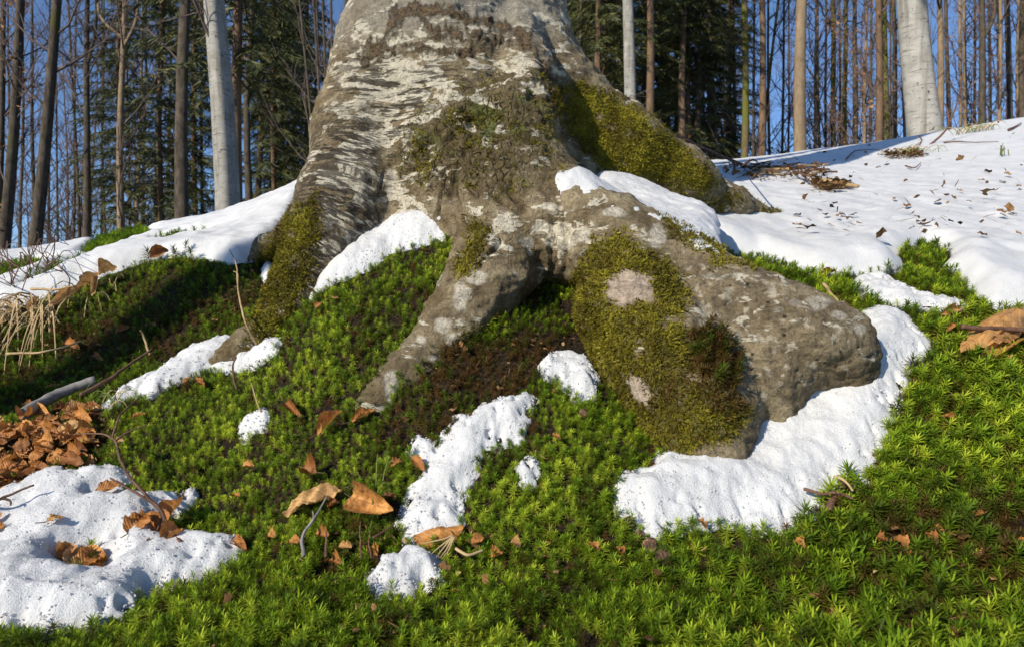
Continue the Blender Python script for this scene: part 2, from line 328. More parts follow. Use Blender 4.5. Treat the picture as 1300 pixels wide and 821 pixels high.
# ------------------------------------------------------------------ terrain: one height field through surveyed points
def PX(u, v, Y): return np.array([(u-650.0)/F*Y, Y, (410.5-v)/F*Y])
SURVEY = [  # picture column, row, metres away
 (-150, 821, .62), (0, 821, .62), (300, 821, .60), (650, 821, .60), (1000, 821, .60), (1300, 821, .60), (1450, 821, .6),
 (-50, 730, .78), (150, 730, .78), (400, 730, .75), (650, 730, .74), (900, 730, .74), (1100, 730, .74), (1300, 730, .74),
 (700, 650, .82), (600, 600, .87), (700, 560, .90), (650, 500, .97), (640, 450, 1.05), (660, 410, 1.12), (700, 408, 1.13), (690, 440, 1.08), (735, 448, 1.11), (745, 480, 1.01), (760, 540, .93),
 (480, 650, .84), (420, 580, .92), (400, 500, 1.0), (450, 420, 1.08), (500, 370, 1.16), (560, 318, 1.21), (400, 385, 1.155), (430, 350, 1.205), (470, 325, 1.22), (520, 450, 1.03), (330, 500, 1.05), (300, 560, .97), (500, 300, 1.29),
 (250, 470, 1.18), (330, 452, 1.19), (150, 510, 1.15), (200, 560, 1.0), (100, 570, 1.0), (40, 620, .92), (250, 640, .90), (150, 660, .86), (-50, 640, .9), (0, 560, 1.02),
 (60, 515, 1.2), (200, 455, 1.3), (290, 418, 1.34), (250, 375, 1.42), (150, 400, 1.42), (60, 435, 1.37), (330, 360, 1.46), (-60, 470, 1.3),
 (230, 338, 1.52), (120, 350, 1.52), (320, 335, 1.55), (0, 405, 1.42), (-100, 430, 1.42),
 (250, 306, 1.9), (330, 290, 1.85), (150, 315, 2.1), (50, 335, 2.2), (-40, 350, 2.2), (370, 262, 1.95),
 (60, 324, 2.9), (160, 303, 2.8), (230, 289, 2.7), (300, 281, 2.6), (350, 262, 2.5), (400, 232, 2.5), (-60, 332, 3.0),
 (1250, 600, .88), (1100, 640, .84), (1000, 600, .90), (900, 575, .91), (1200, 520, .98), (1280, 450, 1.09), (1150, 430, 1.10), (1100, 445, 1.06), (1130, 370, 1.23), (1220, 372, 1.25), (1060, 372, 1.26), (1300, 385, 1.25),
 (1400, 500, 1.0), (1400, 650, .85), (1200, 330, 1.46), (1000, 318, 1.55), (1150, 300, 1.7), (950, 292, 1.72), (900, 312, 1.42), (1250, 260, 2.2), (1050, 250, 2.3), (950, 228, 2.75), (1150, 218, 3.1), (1280, 205, 3.1),
 (1290, 155, 5.0), (1180, 178, 5.0), (1050, 197, 4.6), (900, 214, 4.0), (1400, 150, 5.0)]
PTS = [PX(*s) for s in SURVEY] + [np.array(p) for p in [
 (0, 1.5, .2), (0, 1.85, .32), (0, 2.4, .47), (-.35, 2.2, .42), (-.25, 1.5, .2), (.2, 1.3, .1), (.1, 1.1, -.02),
 (-5, 5, .1), (-8, 10, -.4), (-3, 5, .3), (0, 6, .95), (0, 11, .7), (6, 10, 1.9), (3, 8, 1.45), (10, 15, 2.2), (-20, 30, -3), (0, 30, 0), (25, 30, 2.0), (-60, 80, -6), (0, 80, -3), (70, 80, 0), (0, 300, -8), (-200, 200, -10), (200, 200, -5),
 (-3, 0, -.3), (0, -1, -.42), (3, 0, -.35), (0, -5, -1), (-8, -5, -.8), (8, -5, -1.2), (-5, 2, .25), (-3, 1.5, .1), (5, 2, .4), (2, 1.2, .05), (3, 2.2, .5), (0, .2, -.34), (-1, .3, -.32), (1, .3, -.33), (0, -150, -10), (200, -100, -10), (-200, -100, -10)]]
PTS = np.array(PTS); CC = 0.10
def _kern(A, B): return np.sqrt(((A[:, None, :]-B[None, :, :])**2).sum(-1)+CC*CC)
_n = len(PTS); _A = np.zeros((_n+3, _n+3)); _A[:_n, :_n] = _kern(PTS[:, :2], PTS[:, :2]) + np.eye(_n)*(-0.004)
_A[:_n, _n] = 1; _A[:_n, _n+1:] = PTS[:, :2]; _A[_n, :_n] = 1; _A[_n+1:, :_n] = PTS[:, :2].T
_W = np.linalg.solve(_A, np.concatenate([PTS[:, 2], np.zeros(3)]))
def H(xy):
    """ground height at points (n,2)"""
    xy = np.asarray(xy, float).reshape(-1, 2); out = np.empty(len(xy))
    for s in range(0, len(xy), 20000):
        q = xy[s:s+20000]; out[s:s+20000] = _kern(q, PTS[:, :2]) @ _W[:_n] + _W[_n] + q @ _W[_n+1:]
    near = np.exp(-((xy**2).sum(1))/9.0)
    out += (0.014*fbm(xy*6, 3, 3)+0.013*(0.35-np.abs(fbm(xy*13, 2, 4)))+0.006*fbm(xy*30, 3, 5))*near + 0.05*fbm(xy*0.9, 3, 9)*(1-near)*np.clip(np.abs(xy).sum(1)/20, 0, 1)
    return out
def H1(x, y): return float(H([[x, y]])[0])
def graded(lo, flo, fhi, hi, step, g=1.13):
    a = list(np.arange(flo, fhi, step)); s = step; x = a[-1]; up = []
    while x < hi: s *= g; x += s; up.append(x)
    s = step; x = flo; dn = []
    while x > lo: s *= g; x -= s; dn.append(x)
    return np.array(dn[::-1]+a+up)
gx = graded(-400, -1.15, 1.45, 400, 0.009); gy = graded(-300, 0.45, 2.1, 900, 0.009, 1.09)
GX, GY = np.meshgrid(gx, gy); gxy = np.stack([GX.ravel(), GY.ravel()], 1); gz = H(gxy)
nx, ny = len(gx), len(gy)
ii = (np.arange(ny-1)[:, None]*nx+np.arange(nx-1)[None, :]).ravel()
GQ = np.stack([ii, ii+1, ii+nx+1, ii+nx], 1)
GV = np.concatenate([gxy, gz[:, None]], 1)
_gz2 = gz.reshape(ny, nx)
def Hq(xy):
    xy = np.asarray(xy, float).reshape(-1, 2); i = np.clip(np.searchsorted(gx, xy[:, 0])-1, 0, nx-2); j = np.clip(np.searchsorted(gy, xy[:, 1])-1, 0, ny-2)
    a = np.clip((xy[:, 0]-gx[i])/(gx[i+1]-gx[i]), 0, 1); b = np.clip((xy[:, 1]-gy[j])/(gy[j+1]-gy[j]), 0, 1)
    return (_gz2[j, i]*(1-a)+_gz2[j, i+1]*a)*(1-b)+(_gz2[j+1, i]*(1-a)+_gz2[j+1, i+1]*a)*b
ground = link('ground', mesh_np('ground', GV, GQ, [M['soil']])); setp(ground, 'dark brown forest soil of the sloping bank', None, None, 'structure')

def hit_ground(uv, ymax=9.0):
    """first ground point seen through picture points (n,2)"""
    uv = np.asarray(uv, float).reshape(-1, 2); n = len(uv)
    dx = (uv[:, 0]-650)/F; dz = (410.5-uv[:, 1])/F
    ys = np.concatenate([np.arange(0.42, 2.6, 0.006), np.arange(2.6, ymax, 0.03)])
    out = np.full((n, 3), np.nan)
    for k in range(n):
        h = Hq(np.stack([dx[k]*ys, ys], 1)); b = h-dz[k]*ys; i = np.argmax(b > 0)
        if b[i] <= 0: i = len(ys)-1; y = ys[i]
        elif i == 0: y = ys[0]
        else: y = ys[i-1]+(ys[i]-ys[i-1])*(-b[i-1])/(b[i]-b[i-1]+1e-12)
        out[k] = (dx[k]*y, y, dz[k]*y)
    return out
def gnormal(x, y, e=0.012):
    h = Hq([[x+e, y], [x-e, y], [x, y+e], [x, y-e]]); return Vector((-(h[0]-h[1])/(2*e), -(h[2]-h[3])/(2*e), 1)).normalized()

# ------------------------------------------------------------------ the old beech: trunk and roots as one blended surface
def S(u, v, Yf, r):
    p = PX(u, v, Yf+r); return (p[0], p[1], p[2], r)
CH = {  # chain name -> (blend, [(x,y,z,r)...])
 'trunk':  (.05, [(-.185, 1.60, 1.45, .165), (-.178, 1.58, .72, .178), (-.155, 1.55, .5, .20), (-.125, 1.52, .33, .225), (-.09, 1.5, .10, .25)]),
 'lobe':   (.022, [(-.005, 1.63, 1.45, .118), (.005, 1.61, .72, .120), (.03, 1.60, .5, .142), (.06, 1.60, .3, .165), (.08, 1.58, .05, .18)]),
 'ridge':  (.035, [S(655, 40, 1.42, .05), S(668, 95, 1.37, .055), S(660, 165, 1.29, .075), S(655, 240, 1.21, .10), S(690, 300, 1.15, .09)]),
 'ridge2': (.05, [S(560, 100, 1.39, .08), S(580, 180, 1.31, .09), S(600, 255, 1.26, .10), S(625, 320, 1.19, .07)]),
 'rootA':  (.045, [S(490, 60, 1.42, .11), S(458, 160, 1.33, .088), S(436, 245, 1.265, .076), S(414, 310, 1.225, .068), S(378, 375, 1.20, .046), S(338, 425, 1.18, .024), S(300, 440, 1.17, .012), S(270, 462, 1.17, .012)]),
 'rootA2': (.04, [S(425, 235, 1.40, .06), S(376, 285, 1.46, .026), S(340, 312, 1.50, .014), S(315, 330, 1.53, .008)]),
 'rootB':  (.04, [S(640, 285, 1.145, .085), S(620, 350, 1.10, .066), S(580, 416, 1.055, .050), S(520, 476, 1.0, .030), S(480, 517, .965, .021), S(445, 550, .96, .012)]),
 'rootC':  (.045, [S(690, 265, 1.17, .10), S(770, 305, 1.10, .070), S(850, 345, 1.05, .066), S(910, 395, .985, .076), S(975, 428, .955, .080), S(1028, 436, .955, .064), S(1062, 442, .97, .045), S(1080, 475, .985, .03)]),
 'rootC2': (.04, [S(930, 430, .97, .06), S(965, 480, .945, .045), S(985, 530, .94, .04)]),
 'rootD':  (.035, [S(790, 325, 1.045, .062), S(800, 390, .985, .076), S(842, 462, .93, .086), S(876, 525, .885, .080), S(890, 600, .87, .07)]),
 'rootE':  (.05, [S(705, 125, 1.50, .11), S(785, 188, 1.50, .092), S(860, 228, 1.56, .068), S(930, 258, 1.66, .034), S(1000, 280, 1.75, .012)]),
}
GRP = {'trunk': 0, 'lobe': 0, 'ridge': 0, 'ridge2': 0, 'rootA': 1, 'rootA2': 2, 'rootB': 3, 'rootC': 4, 'rootC2': 4, 'rootD': 5, 'rootE': 6}
VS = 0.0068
lo = np.array([-.75, .72, -.38]); hi = np.array([.72, 2.05, 1.2]); dims = np.ceil((hi-lo)/VS).astype(int)
axs = [lo[k]+np.arange(dims[k])*VS for k in range(3)]
D = np.full(dims, 0.3, np.float32)
SEGS = []
for nm, (k, pts) in CH.items():
    for a, b in zip(pts[:-1], pts[1:]):
        a = np.array(a); b = np.array(b); SEGS.append((GRP[nm], a, b)); m = max(a[3], b[3])+k+0.03
        i0 = [max(0, int((min(a[j], b[j])-m-lo[j])/VS)) for j in range(3)]; i1 = [min(dims[j], int((max(a[j], b[j])+m-lo[j])/VS)+2) for j in range(3)]
        if any(i1[j] <= i0[j] for j in range(3)): continue
        X = axs[0][i0[0]:i1[0]][:, None, None].astype(np.float32); Y = axs[1][i0[1]:i1[1]][None, :, None].astype(np.float32); Z = axs[2][i0[2]:i1[2]][None, None, :].astype(np.float32)
        ab = (b-a)[:3]; L2 = float(ab @ ab)
        t = np.clip(((X-a[0])*ab[0]+(Y-a[1])*ab[1]+(Z-a[2])*ab[2])/L2, 0, 1)
        d = np.sqrt((X-a[0]-t*ab[0])**2+(Y-a[1]-t*ab[1])**2+(Z-a[2]-t*ab[2])**2)-(a[3]+t*(b[3]-a[3]))
        sl = D[i0[0]:i1[0], i0[1]:i1[1], i0[2]:i1[2]]
        h = np.clip(0.5+0.5*(sl-d)/k, 0, 1); sl[...] = sl*(1-h)+d*h-k*h*(1-h)
D[:, :, 0] = 0.3; D[:, :, -1] = 0.3
def surface_nets(D, lo, vs):
    ins = D < 0; c = ins[:-1, :-1, :-1].astype(np.int8)
    for dx in (0, 1):
        for dy in (0, 1):
            for dz in (0, 1):
                if dx+dy+dz: c = c+ins[dx:dx+ins.shape[0]-1, dy:dy+ins.shape[1]-1, dz:dz+ins.shape[2]-1]
    act = (c > 0) & (c < 8); idx = np.argwhere(act); vid = np.full(act.shape, -1, np.int64); vid[act] = np.arange(len(idx))
    acc = np.zeros((len(idx), 3)); cnt = np.zeros(len(idx))
    cor = [(x, y, z) for x in (0, 1) for y in (0, 1) for z in (0, 1)]
    val = {q: D[idx[:, 0]+q[0], idx[:, 1]+q[1], idx[:, 2]+q[2]].astype(float) for q in cor}
    for p in cor:
        for ax in range(3):
            if p[ax]: continue
            q = list(p); q[ax] = 1; q = tuple(q); a = val[p]; b = val[q]; m = (a < 0) != (b < 0)
            t = np.where(m, a/np.where(m, a-b, 1), 0); pos = np.tile(np.array(p, float), (len(idx), 1)); pos[:, ax] = t
            acc[m] += pos[m]; cnt[m] += 1
    V = lo+(idx+acc/cnt[:, None])*vs; Q = []
    for ax in range(3):
        o = [(ax+1) % 3, (ax+2) % 3]; sl0 = [slice(None)]*3; sl1 = [slice(None)]*3; sl0[ax] = slice(0, -1); sl1[ax] = slice(1, None)
        a = ins[tuple(sl0)]; b = ins[tuple(sl1)]; e = np.argwhere(a != b); sg = a[tuple(e.T)]
        ok = (e[:, o[0]] > 0) & (e[:, o[1]] > 0) & (e[:, o[0]] < vid.shape[o[0]]) & (e[:, o[1]] < vid.shape[o[1]]) & (e[:, ax] < vid.shape[ax]); e = e[ok]; sg = sg[ok]
        def at(d0, d1):
            q = e.copy(); q[:, o[0]] -= d0; q[:, o[1]] -= d1; return vid[tuple(q.T)]
        quad = np.stack([at(1, 1), at(0, 1), at(0, 0), at(1, 0)], 1); quad[~sg] = quad[~sg][:, ::-1]; Q.append(quad)
    return V, np.concatenate(Q)
TV, TQ = surface_nets(D, lo, VS); del D
# drop what lies well under the soil
under = TV[:, 2] < Hq(TV[:, :2])-0.05; TQ = TQ[~under[TQ].all(1)]
def compact(V, Q):
    u = np.unique(Q); r = np.full(len(V), -1); r[u] = np.arange(len(u)); return V[u], r[Q]
TV, TQ = compact(TV, TQ)
def smooth_mesh(V, Q, it, lam=0.5):
    E = np.concatenate([Q[:, [0, 1]], Q[:, [1, 2]], Q[:, [2, 3]], Q[:, [3, 0]]]); E = np.concatenate([E, E[:, ::-1]])
    deg = np.bincount(E[:, 0], minlength=len(V))[:, None]
    for _ in range(it):
        s = np.stack([np.bincount(E[:, 0], V[E[:, 1], k], minlength=len(V)) for k in range(3)], 1); V = V+lam*(s/deg-V)
    return V
TV = smooth_mesh(TV, TQ, 3)
def subdivide(V, Q):
    E = np.sort(np.concatenate([Q[:, [0, 1]], Q[:, [1, 2]], Q[:, [2, 3]], Q[:, [3, 0]]]), 1)
    U, inv = np.unique(E, axis=0, return_inverse=True); inv = inv.reshape(-1); n = len(V); m = len(Q)
    em = V[U].mean(1); fc = V[Q].mean(1); e = [n+inv[k*m:(k+1)*m] for k in range(4)]; f = n+len(U)+np.arange(m)
    Q2 = np.concatenate([np.stack([Q[:, k], e[k], f, e[k-1]], 1) for k in range(4)])
    return np.concatenate([V, em, fc]), Q2
TV, TQ = subdivide(TV, TQ); TV = smooth_mesh(TV, TQ, 2)
def vnormals(V, Q):
    n = np.cross(V[Q[:, 2]]-V[Q[:, 0]], V[Q[:, 3]]-V[Q[:, 1]]); N = np.zeros_like(V)
    for k in range(4):
        for j in range(3): N[:, j] += np.bincount(Q[:, k], n[:, j], minlength=len(V))
    return N/(np.linalg.norm(N, axis=1)[:, None]+1e-12)
TN = vnormals(TV, TQ)
def proj(V): return 650+F*V[:, 0]/V[:, 1], 410.5-F*V[:, 2]/V[:, 1]
def in_poly(u, v, poly):
    poly = np.asarray(poly, float); c = np.zeros(len(u), bool); j = len(poly)-1
    for i in range(len(poly)):
        xi, yi = poly[i]; xj, yj = poly[j]
        c ^= ((yi > v) != (yj > v)) & (u < (xj-xi)*(v-yi)/(yj-yi+1e-12)+xi); j = i
    return c
def seg_dist(u, v, poly, closed=True):
    poly = np.asarray(poly, float); d = np.full(len(u), 1e9); n = len(poly)
    for i in range(n if closed else n-1):
        a = poly[i]; b = poly[(i+1) % n]; ab = b-a; t = np.clip(((u-a[0])*ab[0]+(v-a[1])*ab[1])/(ab @ ab+1e-12), 0, 1)
        d = np.minimum(d, np.hypot(u-a[0]-t*ab[0], v-a[1]-t*ab[1]))
    return d
def pmask(u, v, poly, soft=8):
    """soft polygon mask"""
    d = seg_dist(u, v, poly); d = np.where(in_poly(u, v, poly), d, -d); return sstep(-soft, soft, d)

# ---- bark: relief and colour painted on the wood itself
pu, pv = proj(TV); dep = TV[:, 1]
cu = (pu/5).astype(int); cv = (pv/5).astype(int); key = np.clip(cu, -50, 350)*1000+np.clip(cv, -100, 250)
uk, inv = np.unique(key, return_inverse=True); zb = np.full(len(uk), 9.0); np.minimum.at(zb, inv, dep)
VIS = sstep(0.10, 0.04, dep-zb[inv])*sstep(0.35, 0.1, TN[:, 1])   # on the side of the wood that was surveyed
A_axis = None
# coordinate along root A and round it (for the wrinkles that cross the root)
def chain_coord(V, pts):
    best = np.full(len(V), 9.0); tc = np.zeros(len(V)); L = 0
    for a, b in zip(pts[:-1], pts[1:]):
        a = np.array(a); b = np.array(b); ab = (b-a)[:3]; l = np.linalg.norm(ab); t = np.clip(((V-a[:3]) @ ab)/l**2, 0, 1)
        d = np.linalg.norm(V-a[:3]-t[:, None]*ab, axis=1)-(a[3]+t*(b[3]-a[3])); m = d < best; best[m] = d[m]; tc[m] = L+t[m]*l; L += l
    return tc, best
W = fbm(TV*6, 3, 21)
tA, dA = chain_coord(TV, CH['rootA'][1]); tB, dB = chain_coord(TV, CH['rootB'][1]); tC, dC = chain_coord(TV, CH['rootC'][1])
mA = sstep(0.03, 0.005, dA)*pmask(pu, pv, [(380, 385), (345, 360), (395, 180), (470, 130), (505, 200), (495, 300), (470, 340)], 20)
rug = pmask(pu, pv, [(560, 140), (620, 110), (675, 100), (700, 150), (705, 205), (660, 235), (600, 240), (545, 235), (500, 200), (520, 165)], 30)*VIS
crk1 = seg_dist(pu+6*W*2, pv+5*W*2, [(478, 70), (497, 45), (508, 18), (530, 14), (548, 20), (580, 24), (610, 33), (640, 37), (662, 45), (680, 65), (690, 95), (705, 125)], False)
crk2 = seg_dist(pu+6*W*2, pv+5*W*2, [(462, 80), (474, 63), (500, 65), (530, 63), (555, 75), (585, 72), (615, 70)], False)
crk3 = seg_dist(pu+8*W*2, pv+6*W*2, [(540, 30), (548, 45), (580, 50), (620, 60), (650, 62)], False)
crn = fbm(np.stack([pu*.09, pv*.05, dep*4], 1), 3, 33); rag = 9*fbm(np.stack([pu*.20, pv*.05, dep*4], 1), 3, 35); crk1 = crk1+rag; crk2 = crk2+rag; crk3 = crk3+rag; crk = np.clip(np.maximum.reduce([sstep(19, 0, crk1), sstep(13, 0, crk2)*0.8, sstep(15, 0, crk3)*0.9])*(0.85+0.8*crn), 0, 1)*VIS
crk0 = crk.copy(); crk = 0.8*crk*sstep(-0.55, 0.05, fbm(TV*np.array([45, 45, 70]), 3, 31))
hz = TV*np.array([1, 1, 1.0])
st_n = fbm(np.stack([TV[:, 0]*22+W, TV[:, 1]*22, TV[:, 2]*95+2*W], 1), 4, 41)       # sideways wrinkles on the trunk
stA = fbm(np.stack([tA*170+3*W, TV[:, 0]*38, TV[:, 1]*38], 1), 3, 43)                # rings that cross root A
plate = sstep(0.0, 0.35, np.abs(fbm(TV*np.array([26, 26, 20]), 3, 5)))
fine = fbm(TV*60, 4, 51); med = fbm(TV*22, 4, 53); big = fbm(TV*7, 4, 55)
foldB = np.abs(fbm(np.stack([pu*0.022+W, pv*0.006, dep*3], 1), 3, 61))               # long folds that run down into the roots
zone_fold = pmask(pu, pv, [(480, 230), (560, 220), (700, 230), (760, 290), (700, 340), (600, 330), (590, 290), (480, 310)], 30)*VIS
cz = pmask(pu, pv, [(860, 320), (960, 345), (1060, 400), (1105, 440), (1060, 480), (960, 510), (880, 440)], 20)
disp = 0.0020*fine+0.0045*med+0.011*big
disp += 0.0025*sstep(-0.1, 0.4, st_n)*(1-mA)
disp += 0.0020*np.clip(stA, -0.6, 0.6)*mA
disp += rug*(0.003*plate+0.006*fine+0.009*fbm(TV*34, 3, 57))
disp += crk*(0.008+0.006*fine)
disp += cz*(0.004*fbm(TV*30, 3, 58)+0.0035*np.abs(fbm(TV*np.array([60, 60, 40]), 2, 59)))
disp -= 0.012*zone_fold*sstep(0.16, 0.0, foldB)
# the edge above which the old bark scar bulges
scar = pmask(pu, pv, [(480, 75), (500, 28), (548, 18), (640, 40), (690, 90), (660, 130), (560, 120), (470, 90)], 10)*VIS
disp += 0.010*scar
TV2 = TV+TN*disp[:, None]
def lerp(a, b, t): return a*(1-t[:, None])+np.asarray(b)*t[:, None]
col = lerp(np.tile(np.array([0.175, 0.13, 0.072]), (len(TV), 1)), (0.345, 0.28, 0.175), sstep(-0.5, 0.6, med))
col = lerp(col, (0.36, 0.335, 0.285), sstep(90, 10, pv)*0.8)                         # smoother and greyer higher up
col = lerp(col, (0.20, 0.155, 0.095), sstep(0.15, 0.6, big)*0.6)
# pale lichen crusts, longer round the trunk than along it
lich = fbm(np.stack([TV[:, 0]*20, TV[:, 1]*20, TV[:, 2]*42+W], 1), 4, 71)
lz = 0.35+0.65*pmask(pu, pv, [(440, 40), (660, 60), (700, 100), (600, 110), (500, 240), (400, 260)], 50)
lz = np.maximum(lz, 0.9*pmask(pu, pv, [(400, 200), (520, 210), (560, 260), (480, 340), (400, 370), (360, 300)], 30))
lz = np.maximum(lz, 0.75*pmask(pu, pv, [(590, 240), (700, 240), (770, 280), (860, 290), (840, 330), (700, 330), (600, 330)], 30))
lz = np.maximum(lz, 0.7*pmask(pu, pv, [(680, 10), (720, 10), (745, 105), (700, 105)], 20))
col = lerp(col, (0.47, 0.42, 0.32), sstep(0.0, 0.5, lich)*lz*0.35)
# brown grime and algae
alg = sstep(0.0, 0.5, fbm(TV*11, 4, 77))
col = lerp(col, (0.155, 0.115, 0.05), alg*0.55*(1-sstep(60, 10, pv)))
# dark wrinkles
stz = pmask(pu, pv, [(440, 70), (640, 90), (560, 120), (520, 200), (480, 260), (395, 260)], 40)
wrk = (0.25+0.75*stz)*(1-mA)*(1-0.8*sstep(60, 15, pv))
col = lerp(col, (0.115, 0.088, 0.036), rug*(0.6+0.35*(1-plate))); 
col = lerp(col, (0.12, 0.16, 0.03), rug*sstep(0.15, 0.45, fbm(TV*16, 3, 81))*0.6)
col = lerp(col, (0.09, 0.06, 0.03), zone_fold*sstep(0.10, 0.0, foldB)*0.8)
# single lichen spots (picture position, half sizes)
for (a, b, ra, rb) in [(562, 412, 12, 9), (575, 432, 9, 10), (585, 375, 9, 20), (605, 352, 15, 8), (535, 432, 6, 5), (548, 455, 5, 4), (497, 492, 8, 18), (714, 308, 17, 11), (741, 298, 10, 9), (668, 308, 10, 6), (690, 290, 14, 7),
     (1037, 385, 16, 8), (1065, 400, 10, 6), (1090, 418, 10, 8), (925, 372, 5, 7), (893, 405, 9, 12), (1010, 385, 7, 5), (985, 395, 5, 3), (1055, 430, 6, 5), (470, 180, 11, 14), (900, 350, 8, 5), (780, 270, 14, 6), (835, 300, 10, 14), (700, 262, 16, 5), (620, 185, 6, 7), (498, 232, 9, 16)]:
    q = ((pu-a)/ra)**2+((pv-b)/rb)**2; col = lerp(col, (0.62, 0.57, 0.47), sstep(1.5, 0.6, q+0.9*fine+0.5*med)*VIS*0.85)
col = lerp(col, (0.25, 0.20, 0.125), cz*0.5); col = lerp(col, (0.55, 0.49, 0.38), cz*sstep(0.32, 0.45, fbm(TV*75, 2, 91))*0.8); col = lerp(col, (0.10, 0.08, 0.06), cz*sstep(0.4, 0.5, fbm(TV*85, 2, 92))*0.8)
# moss growing on the wood
MOSSP = {
 'E': [(695, 118), (738, 108), (770, 118), (805, 142), (850, 178), (890, 212), (905, 232), (870, 236), (830, 228), (800, 222), (770, 214), (740, 190), (712, 150)],
 'D': [(755, 312), (790, 300), (850, 330), (872, 372), (862, 412), (888, 440), (912, 482), (948, 522), (930, 552), (870, 575), (826, 562), (800, 532), (775, 484), (745, 432), (718, 395), (735, 352)],
 'A': [(400, 250), (408, 300), (392, 335), (384, 372), (362, 412), (335, 432), (312, 436), (322, 396), (340, 362), (326, 342), (340, 312), (366, 280)],
 'B': [(602, 280), (616, 287), (604, 325), (585, 346), (574, 340), (590, 308)],
 'cave': [(590, 435), (640, 400), (690, 395), (730, 420), (735, 450), (690, 440), (640, 450), (590, 470)],
 'ledge': [(845, 275), (870, 290), (900, 305), (905, 320), (880, 312), (850, 295)]}
HOLES = [[(768, 352), (800, 345), (830, 352), (828, 385), (790, 392), (765, 380)], [(790, 472), (815, 475), (832, 500), (828, 520), (800, 500)]]
mossm = np.zeros(len(TV))
for k, p in MOSSP.items():
    w = pmask(pu+7*W+9*med+5*fine, pv+7*W+9*fine, p, 11)*VIS; mossm = np.maximum(mossm, w)
for p in HOLES: mossm *= 1-pmask(pu+6*med+5*fine, pv+7*fine, p, 6)
mossm *= 1-0.9*sstep(0.25, 0.55, fbm(TV*24, 3, 97))
sparse = np.maximum(0.35*pmask(pu, pv, [(830, 225), (900, 228), (1000, 272), (930, 282), (860, 262), (820, 240)], 12), 0.30*rug)*VIS*sstep(-0.1, 0.4, fbm(TV*20, 3, 95))
sparse = np.maximum(sparse, 0.5*VIS*pmask(pu, pv, [(900, 310), (960, 322), (1010, 345), (1000, 362), (950, 345), (900, 335)], 8)*sstep(0.0, 0.3, fbm(TV*25, 3, 96)))
for p in HOLES:
    w = pmask(pu+6*med+5*fine, pv+7*fine, p, 5)*VIS; col = lerp(col, (0.50, 0.40, 0.31), w*sstep(-0.4, 0.2, fine+0.3)); 
col = lerp(col, (0.13, 0.12, 0.03), np.clip(mossm+sparse, 0, 1)*0.85)
col = lerp(col, (0.20, 0.17, 0.09), 0.5*VIS*pmask(pu, pv, [(800, 200), (900, 225), (1000, 275), (930, 290), (850, 262), (790, 235)], 14))
col = np.clip(col*(1+0.16*fine[:, None]+0.10*med[:, None]), 0.01, 0.9)
TN2 = vnormals(TV2, TQ)
# which root each face belongs to
gd = np.full((7, len(TV)), 9.0)
for g, a, b in SEGS:
    ab = (b-a)[:3]; t = np.clip(((TV-a[:3]) @ ab)/(ab @ ab), 0, 1); d = np.linalg.norm(TV-a[:3]-t[:, None]*ab, axis=1)-(a[3]+t*(b[3]-a[3]))
    gd[g] = np.minimum(gd[g], d)
vg = gd.argmin(0)
for _ in range(2):
    fg = np.array([np.bincount(vg[q], minlength=7).argmax() for q in TQ[:0]]) if False else None
fg = vg[TQ[:, 0]]
beech = empty('old_beech_tree', (-0.05, 1.5, H1(-0.05, 1.5)))
setp(beech, 'massive old beech with mossy spreading roots rising over the snowy bank', 'tree')
MASK = np.stack([np.clip(lz*(1-mossm), 0, 1), np.clip(wrk*(1-rug*.6), 0, 1), mA], 1); MASK2 = np.stack([np.clip(rug+zone_fold*.35, 0, 1), crk0, cz], 1); RING = np.stack([tA*150+2.5*W, TV[:, 0]*26, TV[:, 1]*26], 1)
def tree_part(name, V, N, Q, C, parent, off):
    V, r = compact(V, Q); u = np.unique(Q); me = mesh_np(name, V-off, r, [M['bark_main']]); fattr(me, 'col', C[u], 'FLOAT_COLOR'); fattr(me, 'mask', MASK[u], 'FLOAT_COLOR'); fattr(me, 'mask2', MASK2[u], 'FLOAT_COLOR'); fattr(me, 'ring', RING[u], 'FLOAT_VECTOR')
    me.normals_split_custom_set_from_vertices(N[u].tolist()); o = link(name, me, parent); return o
boff = np.array(beech.location)
PLAB = {1: 'wrinkled root with dark cross rings and a mossy toe', 2: 'short pale side root', 3: 'smooth grey root with white lichen spots', 4: 'thick knuckled grey root', 5: 'stout root wrapped in olive moss', 6: 'sloping root topped with green moss'}
for g in range(7):
    q = TQ[fg == g]
    if not len(q): continue
    o = tree_part('trunk' if g == 0 else 'root', TV2, TN2, q, col, beech, boff)
    if g: o['label'] = PLAB[g]
# the trunk and limbs above the picture
bag = Bag()
zz = np.linspace(1.1, 14, 12); V, Q = tube_np(np.stack([-0.10-0.01*zz, 1.60+0.004*zz, zz], 1), np.linspace(0.19, 0.09, 12), 20); bag.add(V, Q)
for k in range(9):
    z0 = 6+k*0.9; a = rng.uniform(0, 6.28); L = rng.uniform(2, 4); s = np.linspace(0, 1, 7)[:, None]
    P = np.array([-0.10-0.01*z0, 1.6, z0])+s*L*np.array([math.cos(a), math.sin(a), 0.75])+s**2*np.array([0, 0, 0.5]); V, Q = tube_np(P, np.linspace(0.05, 0.012, 7), 6); bag.add(V, Q)
me = bag.mesh('upper_trunk', [M['beech']]); me.transform(Matrix.Translation(-Vector(beech.location))); link('upper_trunk', me, beech)

